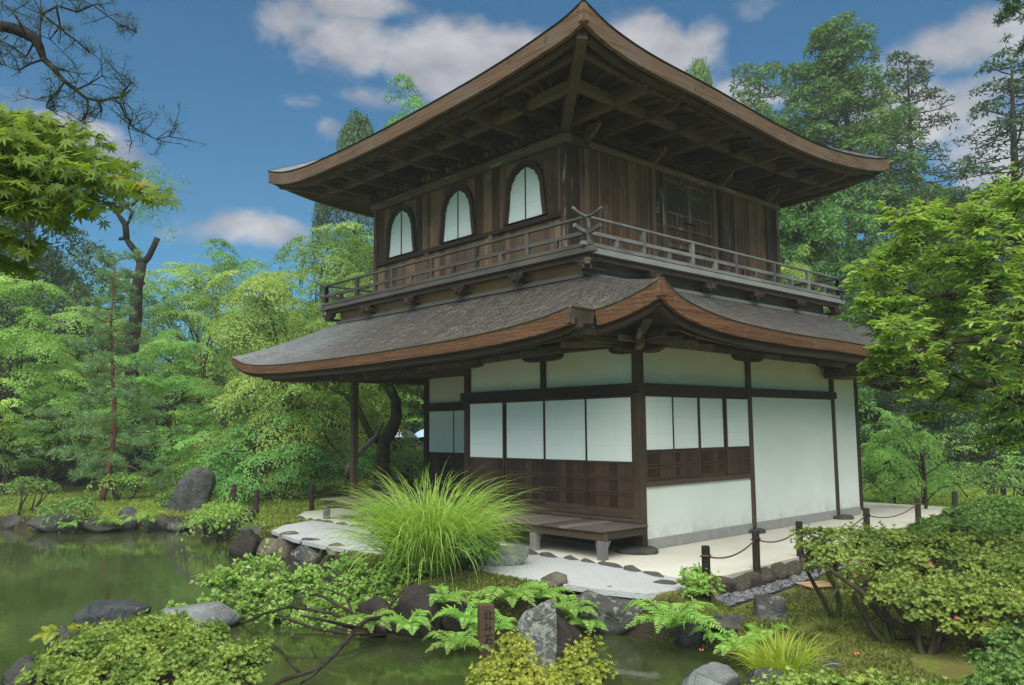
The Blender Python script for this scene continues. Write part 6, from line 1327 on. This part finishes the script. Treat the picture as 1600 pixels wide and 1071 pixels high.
# leafy overhanging bush
def leafy(name, label, base, clusters, mat, leaf, stems, barkm, ntw, nl, twl, kind='oval', up=.5, cat='shrub', per=9, hang=0., lfw=.5):
    o = thing(name, label, cat, tuple(base)); m = MB(); C = []; D = []; N = []; A = []
    for c, r in clusters:
        c = np.array(c, float)
        for i in range(max(3, int(ntw*r*r/.09))):
            d = nrm(rng.normal(0, 1, (1, 3))*np.array([1, 1, .6]))[0]; d[2] += up; d /= np.linalg.norm(d); a = c+rng.normal(0, .22*r, 3); l = r*rng.uniform(.55, 1.15)*twl; b = a+d*l*.6+np.array([0, 0, -hang*l*.3]); e = a+d*l+np.array([0, 0, -hang*l]); m.tube([c, a, b, e], [.006, .0045, .003, .0015], 4, cap=False); v = rng.random()
            for j in range(per):
                f = .15+.85*(j+rng.random()*.5)/per; q = a+(e-a)*f; sdv = nrm(np.cross(d, rng.normal(0, 1, 3))[None])[0]; dd = d*.55+sdv*(1 if j % 2 else -1)*.9+np.array([0, 0, .1-hang*.6]); C.append(q); D.append(dd); N.append(np.array([0, 0, 1.])+rng.normal(0, .55, 3)-CH*.25); A.append(np.clip(.35*f+.35*v+.45*rng.random(), 0, 1))
    C = np.array(C); n = len(C); s = rng.uniform(.65, 1.2, n); g = leaf_geo(C, np.array(N), np.array(D), leaf[0]*s, leaf[1]*s, kind, np.array(A)); put('foliage', mesh_np('foliage', *_loc(g, base), L_[mat]), o)
    for pts, r0, r1 in stems: m.tube(pts, lin(r0, r1, len(pts)), 7)
    m.build('branches', M[barkm], o, smooth=True); return o
p = G(600, 990, -.4); BU = [(330, 905, 10.2, .2), (365, 900, 10.2, .26), (410, 885, 10.3, .26), (400, 925, 10.0, .3), (450, 915, 10.0, .3), (440, 960, 9.6, .3), (490, 900, 10.2, .28), (510, 930, 9.9, .32), (500, 965, 9.6, .3), (550, 890, 10.2, .26), (560, 925, 9.9, .3), (550, 960, 9.6, .28), (600, 900, 10.1, .28), (610, 935, 9.8, .28), (650, 895, 10.2, .26), (655, 920, 10, .22), (470, 985, 9.3, .2), (385, 955, 9.8, .22), (420, 985, 9.4, .16), (345, 935, 10, .16), (520, 985, 9.4, .2), (280, 950, 10, .14), (310, 945, 9.9, .14), (590, 965, 9.6, .2)]
cl_ = [(PD(a, b+6, d), r*.98) for a, b, d, r in BU]
st_ = [(wobble(p, np.array(c)-np.array([0, 0, .04]), 6, .08), .022, .006) for c, r in cl_[::2]]
bp = lambda pts: [PD(a, q, YD(q, z)) for a, q, z in pts]
st_.append((bp([(600, 965, -.28), (575, 968, -.20), (555, 982, -.20), (540, 1004, -.24), (522, 1024, -.28), (500, 1044, -.32), (470, 1054, -.35), (440, 1064, -.38), (425, 1075, -.42)]),   .022, .017))
st_.append((bp([(470, 1054, -.35), (452, 1036, -.30), (440, 1018, -.24), (418, 1002, -.16), (400, 996, -.1)]), .014, .006)); st_.append((bp([(500, 1044, -.32), (488, 1056, -.33), (470, 1068, -.40)]), .018, .01)); st_.append((bp([(555, 982, -.20), (530, 975, -.08), (500, 968, 0), (470, 962, .05)]), .022, .008))
leafy('leafy_bush', 'fresh light green leafy bush leaning over the pond with a dark bent branch', p, cl_, 'bush', (.066, .036), st_, 'bark', 44, 0, 1.0, up=.5, per=13)
dome_shrub(735, 905, 90, 60, 'bush_mid', 'dark leafy plant at the right foot of the pampas grass', 900, (.07, .03), -.1)
# ------------------------------------------------------------------ near overhanging trees
rng = np.random.default_rng(314)
def near_tree(name, label, base, stems, sprays, mat, leaf, kind, barkm):
    o = thing(name, label, 'tree', tuple(base)); m = MB()
    for pts, r0, r1 in stems: m.tube(pts, lin(r0, r1, len(pts)), 8)
    m.build('branch', M[barkm], o, smooth=True); C, N, D, A = sprays; n = len(C); s = rng.uniform(.65, 1.2, n)
    put('leaves', mesh_np('leaves', *_loc(leaf_geo(np.array(C), np.array(N), np.array(D), leaf[0]*s, leaf[1]*s, kind, np.array(A)), base), L_[mat]), o); return o
# maple spray at upper left
S = []; C = []; N = []; D = []; A = []
trunk0 = PD(-420, 700, 4.6); trunk0[2] = -.3; fork = PD(-330, 260, 4.6)
S.append(([tuple(q) for q in wobble(trunk0-np.array([0, 0, .3]), fork, 9, .05)], .15, .06))
TI = [(-60, 225, 0, 4.5, 120, 232), (-60, 240, 0, 4.6, 195, 265), (-80, 262, 0, 4.3, 215, 300), (-80, 275, 0, 4.2, 110, 300), (-80, 200, 0, 4.7, 60, 190), (-80, 290, 0, 4.2, 130, 330), (-90, 225, 0, 4.4, 30, 260), (-90, 355, 0, 4.2, 40, 385), (-90, 180, 0, 4.8, 150, 215), (-90, 300, 0, 4.1, 60, 330), (-70, 215, 0, 4.5, 160, 250), (-70, 250, 0, 4.4, 235, 300), (-70, 190, 0, 4.6, 90, 205), (-70, 240, 0, 4.3, 70, 285), (-70, 265, 0, 4.5, 160, 315), (-90, 205, 0, 4.2, 40, 225), (-70, 285, 0, 4.6, 90, 345), (-90, 380, 0, 4.3, 25, 420)]
ND = [PD(-215, 215, 4.55), PD(-205, 268, 4.4), PD(-225, 325, 4.25)]
for q in ND: S.append(([tuple(k) for k in wobble(fork, q, 6, .07, .05)], .05, .022))
TI += [(-300, rng.uniform(170, 390), 0, rng.uniform(4.1, 5.0), -70-rng.uniform(0, 60), rng.uniform(170, 390)) for _ in range(9)]
for x0, y0, _, dep, x1, y1 in TI:
    a = PD(x0, y0, dep); b = PD(x1, y1, dep*rng.uniform(.97, 1.06)); nd = min(ND, key=lambda q: np.linalg.norm(q-a)); S.append(([tuple(q) for q in wobble(nd, a, 5, .07)], .013, .009)); pth = wobble(a, b, 10, .03, .03); S.append(([tuple(q) for q in pth], .012, .003)); L = np.linalg.norm(b-a)
    d = nrm((b-a)[None])[0]; side = np.cross(d, [0, 0, 1.]); side /= np.linalg.norm(side)
    for i in range(2, 11):
        for sg in (1, -1):
            bl = L*.26*(1.15-i/11)*rng.uniform(.6, 1.2)+.07; e = pth[i]+side*sg*bl*.8+d*bl*.65+np.array([0, 0, -.05*bl]); S.append(([tuple(pth[i]), tuple((pth[i]+e)/2+np.array([0, 0, .01])), tuple(e)], .004, .0015))
            k = max(2, int(bl/.032)); v = rng.random()
            for j in range(k):
                f = .25+.75*(j+.5)/k
                for s2 in (1, -1):
                    if rng.random() < .25: continue
                    q = pth[i]+(e-pth[i])*f; out = d*.6+side*sg*.5*s2+rng.normal(0, .25, 3); st = out*.022; q = q+rng.normal(0, .02, 3); C.append(q+st); D.append(out*.8+np.array([0, 0, -.7])+rng.normal(0, .25, 3)); N.append(np.array([0, 0, .75])-CH*.45+out*.3+rng.normal(0, .5, 3)); A.append(np.clip(.3*v+.3*f+.5*rng.random(), 0, 1))
for q in ((8, 655), (22, 665), (0, 668)): C.append(PD(q[0], q[1], 4.2)); D.append(CR*.5-CU*.9); N.append(np.array([.2, -.2, 1.])); A.append(.9)
near_tree('maple_branch', 'near maple spray with pointed star leaves hanging in at upper left', trunk0, S, (C, N, D, A), 'near_maple', (.064, .066), 'palm', 'bark')
# pine branch at top left
o = thing('pine_branch', 'dark crooked pine branch with sparse needle tufts at the top left', 'tree', tuple(PD(-500, 760, 7))); m = MB(); dp = 6.6
big = [PD(a, b, dp) for a, b in ((-505, 1075), (-530, 900), (-500, 720), (-512, 540), (-470, 380), (-425, 265), (-340, 170), (-240, 108), (-150, 70), (-80, 48), (-20, 38), (18, 44), (40, 52), (55, 62), (62, 74), (68, 92), (82, 106), (98, 125), (118, 140), (133, 153), (155, 158), (176, 154), (190, 152), (205, 140))]
m.tube(big, [.19, .17, .155, .145, .13, .115, .10, .08, .066, .056, .050, .046, .048, .040, .034, .026, .020, .018, .016, .013, .012, .010, .008, .005], 8)
tw = [[(176, 154), (186, 160), (196, 182), (208, 198), (224, 208), (245, 216), (262, 214)], [(133, 153), (137, 170), (132, 180), (126, 190)], [(100, 127), (92, 140), (80, 150), (82, 168)], [(62, 74), (62, 45), (66, 20), (64, -10)], [(88, 108), (108, 112), (120, 130)], [(66, 20), (90, 10), (120, 20), (145, 8), (165, 25), (190, 40), (215, 52)], [(155, 158), (158, 172), (152, 180)], [(55, 62), (40, 90), (20, 75), (-5, 60)], [(190, 152), (200, 135), (210, 128)], [(196, 182), (206, 190), (200, 200)], [(66, 20), (95, 45), (118, 62), (140, 78)], [(90, 10), (96, 40), (80, 60)], [(40, 52), (20, 20), (0, 5)], [(68, 92), (48, 100), (30, 112), (10, 105)], [(118, 140), (140, 130), (160, 118)], [(92, 140), (76, 158), (72, 170)]]
tips = []
def jit(t, amp): return [PD(a+rng.normal(0, amp), b+rng.normal(0, amp), dp+rng.normal(0, .05)) for a, b in t]
tw += [[(-150, 70), (-120, 40), (-100, 0), (-60, -30)], [(-240, 108), (-230, 60), (-200, 10), (-190, -40)], [(-80, 48), (-90, 90), (-70, 130), (-40, 150)], [(-150, 70), (-160, 120), (-130, 160)], [(-340, 170), (-350, 110), (-320, 40), (-330, -30)], [(-340, 170), (-300, 200), (-260, 215)], [(-425, 265), (-470, 200), (-480, 120)], [(-240, 108), (-210, 140), (-180, 170)]]
for t in tw:
    pts = jit(t, 1.2); m.tube(pts, lin(.010, .0035, len(pts)), 6)
    for k in range(1, len(pts)):
        for _ in range(3):
            e = pts[k]+CR*rng.normal(0, .09)+CU*rng.normal(.03, .08)+CH*rng.normal(0, .15); md = (pts[k]+e)/2+rng.normal(0, .015, 3); m.tube([pts[k], md, e], [.004, .003, .002], 4, cap=False); tips.append(e); tips.append(md)
            e2 = e+CR*rng.normal(0, .05)+CU*rng.normal(.02, .05)+CH*rng.normal(0, .06); m.tube([md, e2], [.0025, .0015], 4, cap=False); tips.append(e2)
m.build('branch', M['bark_black'], o, smooth=True)
cs = [tips[i] for i in range(len(tips)) if rng.random() < .75]; C = np.concatenate([np.repeat(np.array(c)[None], 13, 0) for c in cs])+rng.normal(0, .008, (13*len(cs), 3)); n = len(C)
put('needles', mesh_np('needles', *_loc(leaf_geo(C, rng.normal(0, 1, (n, 3)), rng.normal(0, .7, (n, 3))+np.array([0, 0, .5]), rng.uniform(.05, .085, n), .0042, 'kite'), ORG[o.name]), L_['fir']), o)
# leafy tree at right with pointed leaflets
S = []; C = []; N = []; D = []; A = []; base = G(1830, 900, -.2); base = PD(1760, 800, 8.2); base[2] = -.25
def cluster(q, d, k, l, v):
    for j in range(k):
        a = (j-(k-1)/2)*(2.3/k); sd = np.cross(d, [0, 0, 1.]); sd = sd/(np.linalg.norm(sd)+1e-6); out = d*math.cos(a)+sd*math.sin(a)+np.array([0, 0, -.30]); C.append(q+out*.012); D.append(out+rng.normal(0, .15, 3)); N.append(np.array([0, 0, 1.])+rng.normal(0, .3, 3)); A.append(np.clip(.35*v+.65*rng.random(), 0, 1))
TR = [tuple(base)]+[tuple(q) for q in wobble(base, PD(1740, 640, 8.0), 4, .03)[1:]]
S.append((TR, .13, .10)); main = [PD(a, b, 8) for a, b in ((1740, 640), (1660, 648), (1600, 628), (1560, 610), (1520, 596), (1485, 582), (1462, 560), (1440, 552), (1415, 546))]; S.append(([tuple(q) for q in main], .062, .010))
up1 = [PD(a, b, 8) for a, b in ((1740, 640), (1690, 480), (1620, 400), (1560, 360), (1500, 330), (1450, 310))]; up2 = [PD(a, b, 8.3) for a, b in ((1740, 640), (1660, 540), (1590, 490), (1530, 465), (1480, 462), (1440, 470), (1400, 440), (1350, 425))]; up3 = [PD(a, b, 7.7) for a, b in ((1740, 640), (1680, 580), (1620, 545), (1550, 530), (1480, 535), (1420, 520), (1390, 500))]; up4 = [PD(a, b, 7.9) for a, b in ((1740, 640), (1720, 420), (1660, 300), (1600, 250))]
for u in (up1, up2, up3, up4): S.append(([tuple(q) for q in u], .05, .008))
RT = [(1372, 425, .22), (1400, 400, .2), (1355, 440, .14), (1420, 345, .22), (1450, 325, .2), (1430, 375, .22), (1480, 350, .26), (1530, 345, .26), (1450, 420, .26), (1500, 400, .3), (1560, 390, .32), (1600, 370, .3), (1400, 465, .24), (1440, 480, .26), (1490, 470, .28), (1545, 450, .3), (1600, 440, .32), (1375, 500, .2), (1415, 520, .22), (1470, 520, .26), (1530, 510, .28), (1590, 500, .3), (1390, 545, .16), (1430, 560, .2), (1480, 560, .22), (1540, 560, .24), (1600, 560, .26), (1372, 580, .12), (1440, 600, .16), (1500, 620, .2), (1570, 640, .22), (1610, 680, .2), (1380, 555, .14), (1620, 320, .3), (1640, 500, .3), (1640, 420, .3), (1590, 310, .22), (1550, 300, .16), (1445, 650, .08), (1560, 690, .16), (1520, 600, .14), (1365, 470, .12), (1600, 600, .2), (1650, 600, .3), (1700, 340, .35), (1720, 430, .35), (1760, 520, .35), (1700, 520, .3), (1790, 400, .35), (1820, 480, .35), (1700, 600, .3), (1680, 280, .3), (1740, 260, .35), (1850, 560, .35), (1800, 300, .35), (1780, 600, .3)]
allb = [q for u in (main, up1, up2, up3, up4) for q in u[1:]]
for a, b, r in RT:
    c = PD(a, b, 7.9+rng.normal(0, .35)); s0 = min(allb, key=lambda q: np.linalg.norm(q-c)); S.append(([tuple(q) for q in wobble(s0, c, 4, .08)], .013, .005))
    for i in range(int(6+r*110)):
        d = nrm(rng.normal(0, 1, (1, 3))*np.array([1, 1, .45])-CR[None]*.25)[0]; q0 = c+rng.normal(0, .25*r, 3); l = r*rng.uniform(.5, 1.1); e = q0+d*l+np.array([0, 0, -.10*l]); S.append(([tuple(c), tuple(q0), tuple((q0+e)/2+np.array([0, 0, .02])), tuple(e)], .0045, .0015)); v = rng.random()
        for f in (.45, .75, 1.0): cluster(q0+(e-q0)*f, d, 5 if f > .9 else 4, 1, v)
near_tree('leafy_tree', 'near tree with yellow green pointed leaflets and mossy bough at right', base, S, (C, N, D, A), 'near_leaf', (.082, .029), 'oval', 'bark_moss')
# fir twigs hanging in at the top right corner
o = thing('fir_branch', 'dark fir twigs hanging in at the top right corner', 'tree', tuple(PD(1800, 700, 12))); m = MB(); b0_ = PD(1800, 700, 12); b0_[2] = -.2; st = [b0_, PD(1790, 300, 12), PD(1760, 20, 12), PD(1690, -40, 12)]; m.tube(st, [.2, .16, .1, .06], 7); C = []; Dn = []
for a, b in ((1565, 12), (1580, 0), (1590, 10), (1600, 5), (1580, 20), (1610, -10), (1595, 75), (1605, 85)):
    e = PD(a, b, 12); m.tube(wobble(st[3], e, 4, .05), lin(.02, .005, 5), 5)
    for k in range(7):
        q = e+rng.normal(0, .10, 3); C.append(np.repeat(q[None], 26, 0)+rng.normal(0, .02, (26, 3))); Dn.append(rng.normal(0, .8, (26, 3)))
m.build('branch', M['bark'], o, smooth=True); C = np.concatenate(C); Dn = np.concatenate(Dn); put('needles', mesh_np('needles', *_loc(leaf_geo(C, rng.normal(0, 1, C.shape), Dn, .10, .018, 'kite'), ORG[o.name]), L_['fir']), o)

# ------------------------------------------------------------------ fallen flowers
def petals(pos, s, label):
    m = MB(); pos = np.array(pos)
    for k in range(5):
        a = k*1.257+.3; v = lambda t, r, z: pos+np.array([math.cos(t)*r, math.sin(t)*r, z]); m.add([pos, v(a-.5, s*.7, .012), v(a, s, .022), v(a+.5, s*.7, .012)], [(0, 1, 2, 3)])
    tag(m.build('fallen_flower', FLOWER, None, tuple(pos)), label, 'flower')
for px, py, z, s, lab in ((1339, 1026, -.2, .03, 'fallen pink azalea flower on the bare soil near the flat stone'), (1096, 1018, -.36, .03, 'fallen pink azalea flower at the water beside the slate rock')):
    q = G(px, py, z); q[2] = max(th(q[0], q[1])+.02, ZW+.01) if px > 1200 else q[2]; petals(q, s, lab)

# ------------------------------------------------------------------ visitors under umbrellas behind the hedge
def person(px, dep, label, top, bottom, umb, ulabel):
    b = CAM+ray(px, 690)*dep; z0 = th(b[0], b[1]); b[2] = z0; H = 1.62; s = H/1.7; R3 = lambda x, y, z: tuple(np.array([b[0], b[1], z0])+CR*x*s*np.array([1, 1, 0])+np.array([CH[0], CH[1], 0])*y*s+np.array([0, 0, z*s]))
    J = [(0, 0, .93), (0, 0, 1.12), (0, .0, 1.36), (0, 0, 1.46), (0, -.01, 1.56), (0, -.01, 1.67), (.10, 0, .88), (.11, -.02, .48), (.11, .03, .06), (.12, -.10, .03), (-.10, 0, .88), (-.11, -.02, .48), (-.11, .03, .06), (-.12, -.10, .03), (.18, 0, 1.37), (.24, .0, 1.12), (.20, -.20, 1.14), (.19, -.27, 1.17), (-.18, 0, 1.37), (-.23, .03, 1.1), (-.23, -.03, .86), (-.23, -.05, .78)]
    Ed = [(0, 1), (1, 2), (2, 3), (3, 4), (4, 5), (0, 6), (6, 7), (7, 8), (8, 9), (0, 10), (10, 11), (11, 12), (12, 13), (2, 14), (14, 15), (15, 16), (16, 17), (2, 18), (18, 19), (19, 20), (20, 21)]
    Rr = [.14, .125, .14, .05, .085, .075, .085, .058, .042, .035, .085, .058, .042, .035, .055, .042, .033, .035, .055, .042, .033, .035]
    me = bpy.data.meshes.new('person'); org = Vector(tuple(b)); me.from_pydata([Vector(R3(*j))-org for j in J], Ed, []); o = bpy.data.objects.new('person', me); finish(o, None, tuple(b)); sk = o.modifiers.new('skin', 'SKIN'); sv = me.skin_vertices[0].data
    for i, r in enumerate(Rr): sv[i].radius = (r*s, r*s)
    sv[0].use_root = True; o.modifiers.new('sub', 'SUBSURF').levels = 2; o.modifiers['sub'].render_levels = 2
    bm2 = MatB('visitor_skin_and_clothes'); sp = bm2.n('ShaderNodeSeparateXYZ'); bm2.l(bm2.tc.outputs['Object'], sp.inputs[0]); c = bm2.mix(bm2.ramp(sp.outputs[2], .90*s, .92*s), bottom, top); c = bm2.mix(bm2.ramp(sp.outputs[2], 1.44*s, 1.46*s), c, (.45, .30, .22)); me.materials.append(bm2.pbr(c, .8)); tag(o, label, 'person')
    m = MB(); cs_ = R3(0, .01, 1.63); rows = []
    for j in range(6):
        ph = j/5*math.pi*.62; rows.append([tuple(np.array(cs_)+np.array([.098*math.sin(ph)*math.cos(t), .098*math.sin(ph)*math.sin(t), .115*math.cos(ph)])) for t in np.linspace(0, 2*math.pi, 12, endpoint=False)])
    m.add([q for r_ in rows for q in r_], [(j*12+i, j*12+(i+1) % 12, (j+1)*12+(i+1) % 12, (j+1)*12+i) for j in range(5) for i in range(12)]); m.build('hair', M['bark_black'], o, smooth=True)
    hand = np.array(R3(.19, -.27, 1.17)); u = thing('umbrella', ulabel, 'umbrella', tuple(hand)); m = MB(); tipp = hand+np.array([0, 0, .82]); m.tube([hand-np.array([0, 0, .1]), tipp+np.array([0, 0, .06])], .009, 6); m.build('shaft', M['bark_black'], u)
    for g in range(8):
        a0, a1 = g*math.pi/4+.35, (g+1)*math.pi/4+.35; mm = MB(); vs = []; 
        for j in range(6):
            f = j/5
            for k in range(5):
                t = a0+(a1-a0)*k/4; rr = .56*f*(1-.05*math.sin(math.pi*k/4)); vs.append(tuple(tipp+np.array([rr*math.cos(t), rr*math.sin(t), -.30*f**1.9+.02*math.sin(math.pi*k/4)*f])))
        mm.add(vs, [(j*5+k, j*5+k+1, (j+1)*5+k+1, (j+1)*5+k) for j in range(5) for k in range(4)], .5); mid = (a0+a1)/2; d = np.array([math.cos(mid), math.sin(mid)]); mm.build('canopy_panel', umb[0] if d@CR[:2] < .25 else umb[1], u, smooth=True)
def cloth(name, c): b = MatB(name); return b.pbr(c, .6)
cw, ck, cb = cloth('white_umbrella_cloth', (.72, .74, .76)), cloth('dark_umbrella_cloth', (.06, .07, .07)), cloth('pale_blue_umbrella_cloth', (.42, .60, .80))
person(619, 26.5, 'visitor in a dark top and blue jeans under the white and dark umbrella', (.05, .055, .07), (.06, .10, .22), (cw, ck), 'white and dark umbrella held up behind the clipped shrub')
person(661, 27.5, 'visitor in a pale top under the pale blue umbrella beside the doors', (.5, .5, .48), (.05, .05, .06), (cb, cb), 'pale blue umbrella half hidden by the recessed doors')

# ------------------------------------------------------------------ thin humid air
hz = MB(); hz.box(-72, 22, -30, 74, -1.75, 26, .5); hm = bpy.data.materials.new('humid_air'); hm.use_nodes = True; hm.node_tree.nodes.clear()
ho = hm.node_tree.nodes.new('ShaderNodeOutputMaterial'); hv = hm.node_tree.nodes.new('ShaderNodeVolumePrincipled'); hv.inputs['Color'].default_value = (.94, .95, .88, 1); hv.inputs['Density'].default_value = .0013; hv.inputs['Anisotropy'].default_value = .0
hm.node_tree.links.new(hv.outputs[0], ho.inputs['Volume']); HZ = hz.build('haze', hm); HZ['kind'] = 'stuff'; tag(HZ, 'thin humid summer air softening the far trees', 'haze', kind='stuff')
